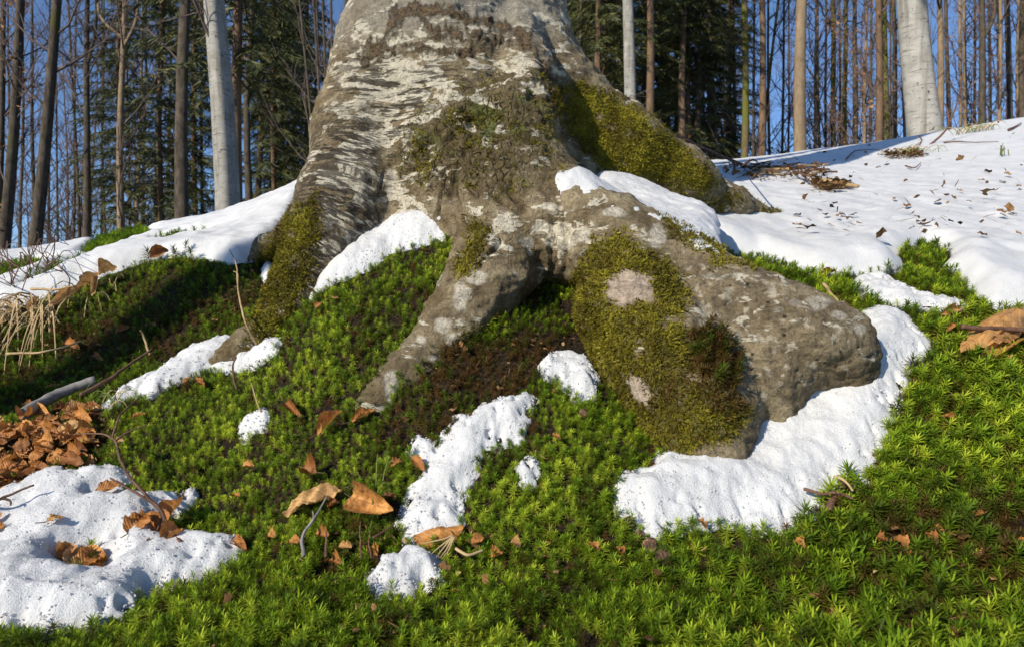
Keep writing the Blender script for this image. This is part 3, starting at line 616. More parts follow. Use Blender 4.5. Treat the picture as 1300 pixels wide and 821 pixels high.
# ray casting onto ground and wood
TREE_BVH = BVHTree.FromPolygons([tuple(p) for p in TV2], [tuple(int(i) for i in q) for q in TQ])
def hit(u, v):
    """picture point -> (point, normal, on_tree)"""
    d = Vector(((u-650)/F, 1, (410.5-v)/F)).normalized()
    loc, nrm, i, dist = TREE_BVH.ray_cast(Vector((0, 0, 0)), d)
    g = hit_ground([(u, v)])[0]
    if loc is not None and loc.y < g[1]: return Vector(loc), Vector(nrm), True
    return Vector(g), gnormal(g[0], g[1]), False
def top_of(x, y, z0):
    loc, n, i, d = TREE_BVH.ray_cast(Vector((x, y, z0)), Vector((0, 0, -1)))
    return loc.z if loc is not None else -9

# ------------------------------------------------------------------ snow
SNOWH = []; SNOWS = []      # (xy polygon) for keeping moss out
def densify(poly, n=6, jit=0.0, closed=True):
    poly = np.asarray(poly, float); out = []
    for i in range(len(poly) if closed else len(poly)-1):
        a = poly[i]; b = poly[(i+1) % len(poly)]
        for t in np.arange(n)/n: out.append(a+(b-a)*t)
    return np.array(out)
def poly_sd(x, y, poly):
    d = seg_dist(x, y, poly); return np.where(in_poly(x, y, poly), d, -d)
def snow_patch(xy, thick, edge, res, label, group=None, base=None, rough=1.0, name='snow_patch', holes=(), kind=None, lace=0.0, grid=None, grow=.008):
    xy = np.asarray(xy)
    lo = xy.min(0)-0.035; hi = xy.max(0)+0.035
    gx, gy = grid if grid is not None else (np.arange(lo[0], hi[0], res), np.arange(lo[1], hi[1], res)); X, Y = np.meshgrid(gx, gy); sh = X.shape; x = X.ravel(); y = Y.ravel(); P = np.stack([x, y], 1)
    d = poly_sd(x, y, xy)
    for h in holes: d = np.minimum(d, -poly_sd(x, y, np.asarray(h)))
    sc = edge
    d = d+(grow if res < .008 else 0)+rough*(0.008*fbm(P*38, 2, 101)+0.0015*fbm(P*120, 2, 103))
    if lace: d = d-lace*sstep(0.25, 0.5, fbm(P*75, 3, 107))*sstep(0.05, 0.01, d)*0.05
    t = np.clip(d/edge, 0, 1); h = thick*(0.45*np.sqrt(np.clip(1-(1-t)**2, 0, 1))+0.55*t*t*(3-2*t))
    b = Hq(P) if base is None else base(P)
    # snow lies smoother than the soil under it
    grain = 0.0015*fbm(P*60, 2, 113)+0.007*fbm(P*14, 3, 115)
    z = b+h+np.where(d > 0, grain*np.clip(h/thick, 0.15, 1)*rough, 0)
    z = np.where(d > 0, z, b-np.clip(-d*2.2, 0, 0.03))
    keep = d > -0.008
    V = np.stack([x+0.0008*rough*noise3(P*240, 5), y+0.0008*rough*noise3(P*240, 6), z], 1)
    n0, n1 = sh; i = (np.arange(n0-1)[:, None]*n1+np.arange(n1-1)[None, :]).ravel(); Q = np.stack([i, i+1, i+n1+1, i+n1], 1); Q = Q[keep[Q].any(1)]
    V, Q = compact(V, Q); V = smooth_mesh(V, Q, 3 if res < .008 else 1); N = vnormals(V, Q); am = min(1.0, res/.0026)
    V = V+N*(rough*(0.0024*fbm(V*55, 3, 121)+0.0012*fbm(V*190, 3, 122)))[:, None]; c = V.mean(0); c[2] = V[:, 2].min()
    o = link(name, mesh_np(name, V-c, Q, [M['snow']])); o.location = c
    setp(o, label, 'snow', group, kind); SNOWS.append((xy, [np.asarray(h) for h in holes])); SNOWH.append((thick, edge, grow)); return o
def gpoly(px): return hit_ground(px)[:, :2]
snow_patch(gpoly([(800, 617), (845, 588), (885, 580), (925, 550), (955, 530), (985, 505), (1000, 490), (1040, 484), (1075, 465), (1088, 440), (1095, 420), (1098, 402), (1115, 398), (1150, 405), (1160, 425), (1176, 437), (1166, 457), (1148, 468), (1138, 492), (1126, 522), (1118, 557), (1103, 584), (1084, 604), (1058, 620), (1026, 646), (994, 670), (972, 678), (930, 667), (900, 662), (870, 662), (845, 668), (830, 684), (815, 668), (795, 652), (790, 637)]),
    0.029, 0.055, 0.0026, 'long bright snow patch curving round the thick knuckled root of the old beech', lace=0.8, grow=.015)
snow_patch(gpoly([(520, 688), (515, 662), (525, 637), (540, 612), (550, 592), (535, 577), (525, 570), (555, 572), (575, 550), (600, 535), (620, 518), (645, 515), (665, 505), (674, 510), (662, 535), (655, 557), (640, 554), (620, 567), (605, 585), (597, 602), (587, 622), (580, 647), (577, 672), (560, 674), (530, 690)]),
    0.021, 0.030, 0.0022, 'crumbly zigzag strip of snow melting into the moss below the roots', lace=1.0, rough=1.3, grow=.011)
snow_patch(gpoly([(688, 470), (705, 460), (725, 460), (745, 466), (756, 482), (752, 500), (740, 507), (722, 497), (714, 486), (705, 480), (693, 482)]),
    0.022, 0.018, 0.0022, 'small hooked lump of snow beside the dark hollow under the mossy root', lace=0.8, rough=1.2)
snow_patch(gpoly([(372, 378), (388, 345), (420, 318), (450, 300), (480, 285), (520, 275), (560, 275), (600, 282), (602, 302), (566, 304), (532, 308), (500, 318), (470, 336), (440, 352), (410, 368), (382, 392)]),
    0.034, 0.05, 0.0028, 'curved snow ridge lying in the crook between the trunk and the mossy mound', rough=1.1)
snow_patch(gpoly([(135, 518), (165, 497), (200, 480), (230, 457), (260, 442), (275, 437), (310, 447), (345, 439), (350, 449), (325, 464), (300, 472), (270, 470), (240, 480), (215, 492), (195, 504), (170, 502), (150, 512)]),
    0.024, 0.022, 0.0028, 'narrow tapering snow strip in the gully beside the grey stick', lace=0.7, rough=1.2)
snow_patch(gpoly([(304, 548), (312, 535), (330, 528), (342, 530), (335, 542), (318, 552)]), 0.017, 0.016, 0.0018, 'thumb sized snow remnant on the mossy mound', lace=1.6, rough=1.4)
snow_patch(gpoly([(661, 596), (668, 590), (679, 592), (680, 604), (670, 614), (662, 608)]), 0.019, 0.014, 0.0018, 'tiny round snow crumb alone in the haircap moss', lace=1.2, rough=1.3)
snow_patch(gpoly([(-80, 690), (-10, 645), (50, 612), (110, 606), (150, 602), (163, 612), (150, 628), (128, 640), (150, 645), (170, 634), (200, 640), (240, 632), (235, 650), (212, 655), (200, 668), (205, 690), (225, 698), (235, 688), (270, 690), (302, 690), (296, 712), (270, 730), (240, 742), (190, 755), (150, 790), (60, 800), (-80, 800)]),
    0.034, 0.04, 0.0030, 'broad snow bed holding brown leaves and a forked twig', lace=0.6, holes=[gpoly([(74, 712), (90, 702), (120, 702), (138, 712), (136, 732), (100, 742), (76, 732)])])
snow_patch(gpoly([(470, 738), (488, 718), (510, 722), (530, 710), (552, 718), (556, 742), (520, 758), (480, 752)]), 0.024, 0.02, 0.0024, 'snow lump beside the fan of dry straw stalks', lace=0.6, rough=1.2)
snow_patch(gpoly([(1082, 364), (1100, 354), (1125, 352), (1140, 362), (1165, 375), (1200, 380), (1222, 386), (1214, 397), (1160, 393), (1120, 386), (1095, 378)]), 0.012, 0.02, 0.0028, 'thin glassy snow film thawing beside the green moss island', lace=1.6, rough=1.3)
# large snow fields
near_r = [(740, 262), (800, 262), (850, 285), (885, 308), (930, 322), (965, 330), (1010, 347), (1050, 355), (1095, 352), (1140, 350), (1150, 338), (1137, 328), (1155, 318), (1185, 317), (1208, 328), (1196, 342), (1215, 352), (1235, 372), (1262, 394), (1300, 404), (1380, 415)]
nr = gpoly(near_r); far_r = np.array([(2.6, 1.25), (4, 2.2), (9, 5), (11, 10), (5, 10.5), (1.2, 7), (.3, 4.5), (.0, 2.6), (.02, 1.9)])
snow_patch(np.concatenate([nr, far_r]), 0.045, 0.05, 0.014, 'wide sunlit snow field sloping up behind the mossy root', name='snow_field', rough=1.0, grid=(graded(-.2, .1, 1.5, 11.2, 0.012, 1.05), graded(1.0, 1.15, 2.4, 10.8, 0.012, 1.05)))
near_l = [(-90, 425), (-20, 408), (40, 384), (100, 360), (150, 346), (200, 332), (245, 330), (300, 337), (340, 326), (352, 352), (352, 372), (340, 372), (330, 345), (345, 312), (372, 282), (398, 245)]
nl_ = gpoly(near_l); far_l = np.array([(-.42, 2.5), (-1.2, 3.6), (-4, 4.2), (-4.2, 3.2), (-2.4, 1.9)])
HL = [gpoly(p) for p in ([(130, 330), (150, 318), (190, 308), (185, 300), (150, 303), (120, 316), (105, 330)], [(-40, 352), (40, 338), (62, 344), (0, 366), (-40, 372)], [(60, 352), (100, 334), (120, 332), (80, 350), (30, 372), (20, 372)], [(200, 310), (235, 303), (262, 305), (240, 311), (210, 316)])]
snow_patch(np.concatenate([nl_, far_l]), 0.035, 0.035, 0.009, 'snow strips with mossy gaps along the crest of the leafy bank', name='snow_field', holes=HL, grid=(graded(-4.3, -1.6, -.3, -.2, 0.009, 1.06), graded(1.2, 1.3, 2.8, 4.3, 0.009, 1.06)))
# snow caught on the root
ledge = [(706, 214), (728, 212), (760, 224), (800, 234), (838, 250), (862, 266), (880, 285), (900, 302), (905, 316), (880, 306), (852, 285), (828, 268), (800, 258), (770, 254), (738, 240), (716, 226)]
lp3 = np.array([hit(*p)[0] for p in ledge]); lp = lp3[:, :2]
def base_t(P):
    d = ((P[:, None, :]-lp[None])**2).sum(-1)+0.0004; w = 1/d**1.5; return (w*lp3[:, 2][None]).sum(1)/w.sum(1)-0.008
snow_patch(lp, 0.016, 0.03, 0.0035, 'white snow strip lying on the ledge between two old beech roots', base=base_t)

def in_snow(x, y, pad=0.0):
    m = np.zeros(len(x), bool)
    for p, hs in SNOWS:
        bb = (x > p[:, 0].min()-.02) & (x < p[:, 0].max()+.02) & (y > p[:, 1].min()-.02) & (y < p[:, 1].max()+.02)
        if not bb.any(): continue
        d = poly_sd(x[bb], y[bb], p)
        for h in hs: d = np.minimum(d, -poly_sd(x[bb], y[bb], h))
        m[bb] |= d > pad
    return m

# ------------------------------------------------------------------ scatter with geometry nodes (uncountable ground cover only)
def scatter(name, P, rot, scl, tint, idx, models, label, cat):
    me = bpy.data.meshes.new(name); me.vertices.add(len(P)); me.vertices.foreach_set('co', np.asarray(P, np.float32).ravel())
    fattr(me, 'rot', rot, 'FLOAT_VECTOR'); fattr(me, 'scl', scl); fattr(me, 'tint', tint); fattr(me, 'idx', idx, 'INT')
    o = link(name, me); setp(o, label, cat, None, 'stuff')
    lib = bpy.data.collections.new(name+'_models')
    for m in models: lib.objects.link(m)
    ng = bpy.data.node_groups.new(name+'_nodes', 'GeometryNodeTree'); ng.interface.new_socket('Geometry', in_out='INPUT', socket_type='NodeSocketGeometry'); ng.interface.new_socket('Geometry', in_out='OUTPUT', socket_type='NodeSocketGeometry')
    N = ng.nodes; L = ng.links; gi = N.new('NodeGroupInput'); go = N.new('NodeGroupOutput')
    ci = N.new('GeometryNodeCollectionInfo'); ci.inputs['Collection'].default_value = lib; ci.inputs['Separate Children'].default_value = True; ci.inputs['Reset Children'].default_value = True
    mp = N.new('GeometryNodeMeshToPoints'); ip = N.new('GeometryNodeInstanceOnPoints'); ip.inputs['Pick Instance'].default_value = True
    def na(n, t):
        a = N.new('GeometryNodeInputNamedAttribute'); a.data_type = t; a.inputs['Name'].default_value = n; return [s for s in a.outputs if s.enabled and s.name == 'Attribute'][0]
    er = N.new('FunctionNodeEulerToRotation'); L.new(na('rot', 'FLOAT_VECTOR'), er.inputs[0])
    L.new(gi.outputs[0], mp.inputs[0]); L.new(mp.outputs[0], ip.inputs['Points']); L.new(ci.outputs[0], ip.inputs['Instance']); L.new(na('idx', 'INT'), ip.inputs['Instance Index'])
    L.new(er.outputs[0], ip.inputs['Rotation']); L.new(na('scl', 'FLOAT'), ip.inputs['Scale']); L.new(ip.outputs[0], go.inputs[0])
    md = o.modifiers.new('scatter', 'NODES'); md.node_group = ng; return o
def align_euler(N, yaw):
    """euler that turns +Z to the normals N with a spin yaw"""
    out = np.empty((len(N), 3))
    for k in range(len(N)):
        q = Vector((0, 0, 1)).rotation_difference(Vector(N[k])); out[k] = (q.to_matrix() @ Matrix.Rotation(float(yaw[k]), 3, 'Z')).to_euler()
    return out
def leaf_strip(base, az, el, L, w, droop, segs=3):
    """narrow pointed moss leaf: quads then a tip"""
    s = np.linspace(0, 1, segs+1); e = el-droop*s; dr = np.cumsum(np.stack([np.cos(e), np.sin(e)], 1)*L/segs, 0)-np.stack([np.cos(e), np.sin(e)], 1)[0]*L/segs
    ca, sa = math.cos(az), math.sin(az); C = np.array(base)+np.stack([dr[:, 0]*ca, dr[:, 0]*sa, dr[:, 1]], 1)
    wd = w*np.array([0.6, 1.0, 0.75, 0.0][:segs+1]) if segs == 3 else w*np.linspace(1, 0, segs+1)
    side = np.array([-sa, ca, 0]); Lf = C-side*wd[:, None]/2; Rt = C+side*wd[:, None]/2
    V = [Lf[0], Rt[0]]; T = []; Q = []
    for k in range(1, segs): V += [Lf[k], Rt[k]]; Q.append((2*k-2, 2*k-1, 2*k+1, 2*k))
    V.append(C[-1]); T.append((2*segs-2, 2*segs-1, 2*segs)); return np.array(V), np.array(Q).reshape(-1, 4), np.array(T)
def model(name, parts, mat, tipf):
    b = Bag(); tips = []
    for V, Q, T in parts: b.add(V, Q, T); tips.append(tipf(V))
    me = b.mesh(name, [mat], smooth=False); fattr(me, 'tip', np.concatenate(tips)); return bpy.data.objects.new(name, me)
mr = random.Random(5)
def rosette(k):
    parts = []; hgt = mr.uniform(0.009, 0.021); n = mr.randint(36, 44); tilt = mr.uniform(-.15, .15)
    for i in range(n):
        f = i/n; az = i*2.39996+mr.uniform(-.3, .3); z = hgt*(0.15+0.85*f); el = 0.05+1.15*f**1.9+mr.uniform(-.15, .15)
        parts.append(leaf_strip((tilt*z, 0, z), az, el, mr.uniform(.0105, .0140)*(1-0.35*f), .00125, mr.uniform(.2, .9)*(1-0.5*f)))
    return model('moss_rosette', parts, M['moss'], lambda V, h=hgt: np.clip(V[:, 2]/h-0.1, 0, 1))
def sprig(k):
    parts = []
    for j in range(3):
        az = mr.uniform(0, 6.28); el = mr.uniform(.4, 1.3); L = mr.uniform(.009, .015); n = 7
        for i in range(n):
            f = i/n; b = np.array([math.cos(az)*math.cos(el)*L*f, math.sin(az)*math.cos(el)*L*f, math.sin(el)*L*f-0.003*f*f])
            for sd in (-1, 1): parts.append(leaf_strip(b, az+sd*mr.uniform(.5, 1.0), el+mr.uniform(-.5, .3), .0038*(1-.4*f), .0013, .4, 2))
        parts.append(leaf_strip((0, 0, 0), az, el, L*1.1, .0016, .3, 3))
    return model('moss_sprig', parts, M['feather_moss'], lambda V: np.clip(V[:, 2]/.008, 0, 1))
def flake(k):
    parts = []
    if k < 3:   # needle or straw
        L = mr.uniform(.012, .03); parts.append(leaf_strip((-L/2, 0, .002), 0, .15, L, .0012, .3, 3))
    else:       # torn bit of leaf
        r = mr.uniform(.005, .010); n = 7; V = np.array([(r*mr.uniform(.5, 1.1)*math.cos(i*6.283/n), r*mr.uniform(.4, .8)*math.sin(i*6.283/n), .003+r*mr.uniform(-.25, .45)) for i in range(n)]+[(0, 0, .004)])
        parts.append((V, np.zeros((0, 4), int), np.array([(i, (i+1) % n, n) for i in range(n)])))
    return model('litter_flake', parts, M['litter'], lambda V: np.ones(len(V)))
ROS = [rosette(k) for k in range(6)]; SPR = [sprig(k) for k in range(5)]; FLK = [flake(k) for k in range(8)]

# ---- haircap moss on the ground
def poisson_xy(x0, x1, y0, y1, step):
    gx = np.arange(x0, x1, step); gy = np.arange(y0, y1, step); X, Y = np.meshgrid(gx, gy); P = np.stack([X.ravel(), Y.ravel()], 1); return P+rng.uniform(-.48, .48, P.shape)*step
LEAFPILE = [(-40, 560), (40, 532), (100, 522), (150, 520), (150, 560), (105, 600), (60, 612), (0, 645), (-40, 660)]
def ground_uv(P):
    z = Hq(P); return 650+F*P[:, 0]/P[:, 1], 410.5-F*z/P[:, 1], z
P = poisson_xy(-1.6, 1.9, 0.45, 1.75, 0.0064); P = P[np.abs(P[:, 0]) < 1.05*P[:, 1]+0.12]
u, v, z = ground_uv(P)
dens = fbm(P*9, 3, 201); pat = fbm(P*22, 3, 203)
keep = ~in_snow(P[:, 0], P[:, 1], -0.004)
bare = np.maximum(0.85*pmask(u, v, LEAFPILE, 14), pmask(u, v, [(700, 425), (735, 428), (772, 440), (768, 462), (730, 458), (705, 450)], 6))
bare = np.maximum(bare, 0.9*pmask(u, v, [(1130, 665), (1200, 650), (1400, 630), (1400, 840), (1000, 840), (1080, 720)], 25)*sstep(-.5, .2, pat))
bare = np.maximum(bare, 0.55*pmask(u, v, [(560, 440), (720, 420), (700, 470), (640, 510), (540, 560), (490, 560), (500, 520)], 20))
bare = np.maximum(bare, 0.6*pmask(u, v, [(430, 660), (560, 690), (640, 730), (440, 735)], 18)*sstep(-.3, .3, pat))
bare = np.maximum(bare, 0.65*pmask(u, v, [(440, 400), (560, 350), (540, 400), (470, 470), (430, 490)], 18)*sstep(-.3, .3, pat))
bare = np.maximum(bare, 0.55*pmask(u, v, [(100, 410), (300, 360), (340, 350), (330, 400), (250, 440), (120, 470), (60, 500), (0, 540), (0, 440)], 30)*sstep(-.4, .3, pat))
hum = np.abs(fbm(P*13, 2, 4)); bare = np.maximum(bare, 0.85*sstep(0.20, 0.45, pat-0.3*dens)); bare = np.maximum(bare, 0.12+0.34*sstep(840, 1060, u)+0.4*sstep(0.3, 0.65, hum))
rr_ = rng.uniform(0, 1, len(P)); dead = (rr_ <= bare) & (rng.uniform(0, 1, len(P)) < .42) & (bare < .99); keep &= (rr_ > bare) | dead
keep &= P[:, 1] < 1.75
P = P[keep]; z = z[keep]; u = u[keep]; v = v[keep]; dens = dens[keep]; pat = pat[keep]; dead = dead[keep]
NR = np.array([gnormal(0, 0)]*len(P)) if False else None
e = 0.01; hx = (Hq(P+[e, 0])-Hq(P-[e, 0]))/(2*e); hy = (Hq(P+[0, e])-Hq(P-[0, e]))/(2*e)
NR = np.stack([-hx, -hy, np.ones(len(P))], 1); NR /= np.linalg.norm(NR, axis=1)[:, None]
NR = NR+np.array([0, 0, .35])+rng.normal(0, .16, NR.shape); NR /= np.linalg.norm(NR, axis=1)[:, None]
tint = 0.58+0.26*fbm(P*4.5, 2, 210)+0.40*fbm(P*13, 3, 211)+0.25*fbm(P*50, 2, 212)+rng.normal(0, .18, len(P))
brownz = np.maximum.reduce([0.5*pmask(u, v, [(560, 440), (740, 420), (700, 470), (640, 520), (560, 560), (480, 560)], 25), 0.30*pmask(u, v, [(40, 400), (330, 345), (340, 400), (250, 450), (80, 500), (0, 540), (0, 420)], 30), 0.25*pmask(u, v, [(440, 400), (560, 350), (540, 400), (470, 470), (430, 490)], 20), 0.25*pmask(u, v, [(1120, 650), (1320, 620), (1320, 740), (1100, 740)], 30)])  # brown moss zones; the left bank's tint also stands in for its shade
tint = np.clip(tint-brownz+0.12*pmask(u, v, [(1000, 560), (1320, 420), (1320, 640), (1100, 660), (900, 700)], 60), 0.02, 1)
tint = np.where(dead, np.clip(rng.normal(.06, .07, len(P)), 0, .22), tint)
scl = np.where(dead, .62, 1.0)*np.clip(rng.normal(1.02, .24, len(P)), .5, 1.7)*(0.95+0.25*np.clip(dens, -1, 1))*(0.62+0.50*sstep(820, 1080, u)+0.14*sstep(640, 740, v))*(1+0.22*np.clip(fbm(P*5, 2, 215), -1, 1))
P3 = np.concatenate([P, (z-0.003)[:, None]], 1)
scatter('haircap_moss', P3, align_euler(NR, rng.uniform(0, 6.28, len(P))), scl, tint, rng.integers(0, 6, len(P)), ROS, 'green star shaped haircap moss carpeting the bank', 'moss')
# moss in the gaps of the crest
P = poisson_xy(-2.9, -0.3, 1.55, 3.2, 0.02); u, v, z = ground_uv(P); k = (~in_snow(P[:, 0], P[:, 1], 0.002)) & (fbm(P*6, 3, 221) > -0.35); P = P[k]; z = z[k]
NR = np.tile([0, 0, 1.0], (len(P), 1))+rng.normal(0, .2, (len(P), 3)); NR /= np.linalg.norm(NR, axis=1)[:, None]
scatter('crest_moss', np.concatenate([P, z[:, None]], 1), align_euler(NR, rng.uniform(0, 6.28, len(P))), rng.uniform(1.3, 2.0, len(P)), np.clip(.5+.3*fbm(P*8, 2, 223)+rng.normal(0, .12, len(P)), 0, 1), rng.integers(0, 6, len(P)), ROS, 'patchy green moss showing between the snow strips on the crest', 'moss')
# ---- loose snow grains round the rims of the near patches
GP = []
for (p, hs), (th_, ed_, gr_) in zip(SNOWS[:10], SNOWH[:10]):
    lo_ = p.min(0)-.03; hi_ = p.max(0)+.03; q = rng.uniform(lo_, hi_, (int(np.prod(hi_-lo_)*420000), 2)); d = poly_sd(q[:, 0], q[:, 1], p)
    for h in hs: d = np.minimum(d, -poly_sd(q[:, 0], q[:, 1], h))
    d = d+gr_+0.008*fbm(q*38, 2, 101)+0.0015*fbm(q*120, 2, 103); k = (d > .0005) & (rng.uniform(0, 1, len(q)) < 0.03+np.exp(-d/.005)*sstep(-.35, .35, fbm(q*50, 2, 5))); q = q[k]; d = d[k]
    t = np.clip(d/ed_, 0, 1); h = th_*(0.45*np.sqrt(np.clip(1-(1-t)**2, 0, 1))+0.55*t*t*(3-2*t)); grain_ = (0.0015*fbm(q*60, 2, 113)+0.007*fbm(q*14, 3, 115))*np.clip(h/th_, .15, 1)
    GP.append(np.concatenate([q, (Hq(q)+h+grain_)[:, None]], 1))
GP = np.concatenate(GP)
def grain(k):
    bm = bmesh.new(); bmesh.ops.create_icosphere(bm, subdivisions=1, radius=.0015); me = bpy.data.meshes.new('snow_grain')
    for v_ in bm.verts: v_.co *= mr.uniform(.6, 1.25)
    bm.to_mesh(me); bm.free(); me.materials.append(M['snow']); return bpy.data.objects.new('snow_grain', me)
scatter('snow_grains', GP, rng.uniform(0, 6.28, (len(GP), 3)), rng.uniform(.4, 1.15, len(GP)), np.ones(len(GP)), rng.integers(0, 3, len(GP)), [grain(k) for k in range(3)], 'loose icy grains crumbling from the rims of the snow patches', 'snow')
# ---- feather moss on the roots
fa = TV2[TQ]; area = 0.5*np.linalg.norm(np.cross(fa[:, 2]-fa[:, 0], fa[:, 3]-fa[:, 1]), axis=1)
fm = np.clip(mossm+sparse, 0, 1)[TQ].mean(1); w = area*fm
npts = int(w.sum()*150000); ch = rng.choice(len(TQ), npts, p=w/w.sum())
a, b = rng.uniform(0, 1, (2, npts, 1)); q = fa[ch]; MP = q[:, 0]*(1-a)*(1-b)+q[:, 1]*a*(1-b)+q[:, 2]*a*b+q[:, 3]*(1-a)*b
MN = TN2[TQ[ch, 0]]+np.array([0, 0, -.25])+rng.normal(0, .35, (npts, 3)); MN /= np.linalg.norm(MN, axis=1)[:, None]
mu, mv = proj(MP); mt = 0.5+0.42*fbm(MP*16, 3, 231)+0.25*fbm(MP*60, 2, 232)+rng.normal(0, .15, npts)+0.18*pmask(mu, mv, MOSSP['E'], 20)-0.45*pmask(mu, mv, [(872, 415), (915, 425), (950, 470), (950, 520), (905, 520), (870, 480)], 12)-.2*pmask(mu, mv, MOSSP['cave'], 12)
scatter('root_moss', MP-TN2[TQ[ch, 0]]*0.001, align_euler(MN, rng.uniform(0, 6.28, npts)), rng.uniform(.35, .85, npts), np.clip(mt, .02, 1), rng.integers(0, 5, npts), SPR, 'olive yellow feather moss coating the roots of the old beech', 'moss')
NP = []
for _ in range(230):
    q = (rng.uniform(868, 948), rng.uniform(408, 512))
    if in_poly(np.array([q[0]]), np.array([q[1]]), [(876, 425), (905, 415), (930, 440), (942, 475), (930, 495), (905, 488), (884, 470)])[0]:
        p_, n_, t_ = hit(*q)
        if t_: NP.append((p_, n_))
if NP:
    cn = np.array([n for p, n in NP])+np.array([0, 0, .8])+rng.normal(0, .25, (len(NP), 3)); cn /= np.linalg.norm(cn, axis=1)[:, None]
    scatter('brown_moss_clump', np.array([p for p, n in NP]), align_euler(cn, rng.uniform(0, 6.28, len(NP))), rng.uniform(.7, 1.25, len(NP)), np.clip(rng.normal(.12, .14, len(NP)), 0, .6), rng.integers(0, 6, len(NP)), ROS, 'withered brown moss clump in the notch between the mossy and knuckled roots', 'moss')
# ---- litter: needles, straw and torn leaf bits
P = rng.uniform([-1.2, .5], [1.3, 1.9], (60000, 2)); P = P[np.abs(P[:, 0]) < 0.85*P[:, 1]+0.05]; u, v, z = ground_uv(P)
lw = 0.03+0.35*sstep(.15, .5, fbm(P*12, 3, 241))
lw = np.maximum(lw, 0.9*pmask(u, v, [(1130, 660), (1400, 630), (1400, 840), (1000, 840), (1080, 720)], 25)); lw = np.maximum(lw, 0.8*pmask(u, v, [(430, 650), (580, 690), (700, 690), (720, 745), (430, 745)], 20))
lw = np.maximum(lw, 0.9*pmask(u, v, LEAFPILE, 15)); lw = np.maximum(lw, 0.55*pmask(u, v, [(80, 400), (330, 345), (330, 400), (250, 440), (120, 470), (0, 540)], 25)); lw = np.maximum(lw, 0.6*pmask(u, v, [(560, 430), (740, 420), (700, 480), (640, 520), (540, 560), (480, 560)], 20))
k = (rng.uniform(0, 1, len(P)) < lw*0.5) & ~in_snow(P[:, 0], P[:, 1], 0.0); P = P[k]; z = z[k]
NR = np.tile([0, -.3, 1.0], (len(P), 1))+rng.normal(0, .35, (len(P), 3)); NR /= np.linalg.norm(NR, axis=1)[:, None]
# woody debris lying on the snow behind the tree
DEB = [[(910, 228), (960, 226), (1040, 226), (1055, 240), (1030, 248), (960, 248), (915, 240)], [(1030, 252), (1060, 248), (1085, 258), (1060, 264), (1035, 262)], [(1120, 206), (1160, 204), (1180, 210), (1150, 216), (1125, 214)]]
dp = []
for poly in DEB:
    q = rng.uniform(np.min(poly, 0), np.max(poly, 0), (900, 2)); q = q[in_poly(q[:, 0], q[:, 1], poly)]; dp.append(hit_ground(q[:330]))
q = rng.uniform([1000, 165], [1300, 330], (260, 2)); q = q[q[:, 1] > 205-0.18*(q[:, 0]-1000)+8]; dp.append(hit_ground(q[:190])); dp = np.concatenate(dp)
LP = np.concatenate([np.concatenate([P, (z+rng.uniform(.002, .014, len(P)))[:, None]], 1), dp+np.stack([0*dp[:, 0], 0*dp[:, 0], 0.042+rng.uniform(0, .02, len(dp))], 1)])
LN = np.concatenate([NR, np.array([0, 0, 1])+rng.normal(0, .3, (len(dp), 3))]); LN /= np.linalg.norm(LN, axis=1)[:, None]
scatter('forest_litter', LP, align_euler(LN, rng.uniform(0, 6.28, len(LP))), np.concatenate([rng.uniform(.35, .95, len(P)), rng.uniform(1.2, 2.6, len(dp))]), np.clip(rng.normal(.38, .25, len(LP)), 0, 1), rng.choice(8, len(LP), p=[.2, .2, .2, .08, .08, .08, .08, .08]), FLK, 'brown needles and torn leaf bits littering the ground', 'litter')

# ------------------------------------------------------------------ dead beech leaves
lr = random.Random(11); pr = np.random.default_rng(3)
def leaf_mesh(L, W, curl, bend, crump, fold, seed, torn=0.0):
    ns, nt_ = 25, 15; s = np.linspace(0, 1, ns); t = np.linspace(-1, 1, nt_); Sg, Tg = np.meshgrid(s, t, indexing='ij')
    w = W/2*np.clip(np.sin(np.pi*np.clip(Sg, 0, 1)**0.85), 0, 1)**0.75
    w = w*(1-torn*np.clip(noise3(np.stack([Sg*5, Tg*0+seed, Tg*0], -1), seed), 0, 1))
    y = Tg*w*(1+0.04*np.sin(Sg*9*2*np.pi)*np.abs(Tg)); x = (Sg-0.5)*L
    z = curl*(Tg*w)**2/(W/2)*1.6 - bend*(Sg-0.5)**2*L + fold*np.abs(Tg*w) + 0.0010*np.sin(2*np.pi*9*(Sg-0.28*np.abs(Tg)))*np.clip(w/(W/2), 0, 1)
    nz = fbm(np.stack([x*45+seed*3.1, y*45, 0*x], -1), 3, seed); z = z+crump*nz+0.35*crump*fbm(np.stack([x*110+seed, y*110, 0*x], -1), 2, seed+5)+0.006*np.abs(Tg)**3*fbm(np.stack([Sg*6+seed, np.sign(Tg)*3, 0*x], -1), 2, seed+9)
    # rolled edges
    a = np.clip(curl, -1.2, 1.2)*Tg*0.9; y = y*np.cos(a*0.6)
    V = np.stack([x, y, z], -1).reshape(-1, 3); i = (np.arange(ns-1)[:, None]*nt_+np.arange(nt_-1)[None, :]).ravel()
    me = mesh_np('beech_leaf', V, np.stack([i, i+nt_, i+nt_+1, i+1], 1), [M['leaf']]); fattr(me, 'st', np.stack([Sg.ravel(), Tg.ravel(), 0*Sg.ravel()], 1), 'FLOAT_VECTOR')
    return me
def stalk_mesh(L):
    s = np.linspace(0, 1, 5); P = np.stack([-L/2-0.011*s, 0.002*s**2, 0.002*s], 1); V, Q = tube_np(P, np.full(5, .0006), 5); return mesh_np('leaf_stalk', V, Q, [M['stick_brown']])
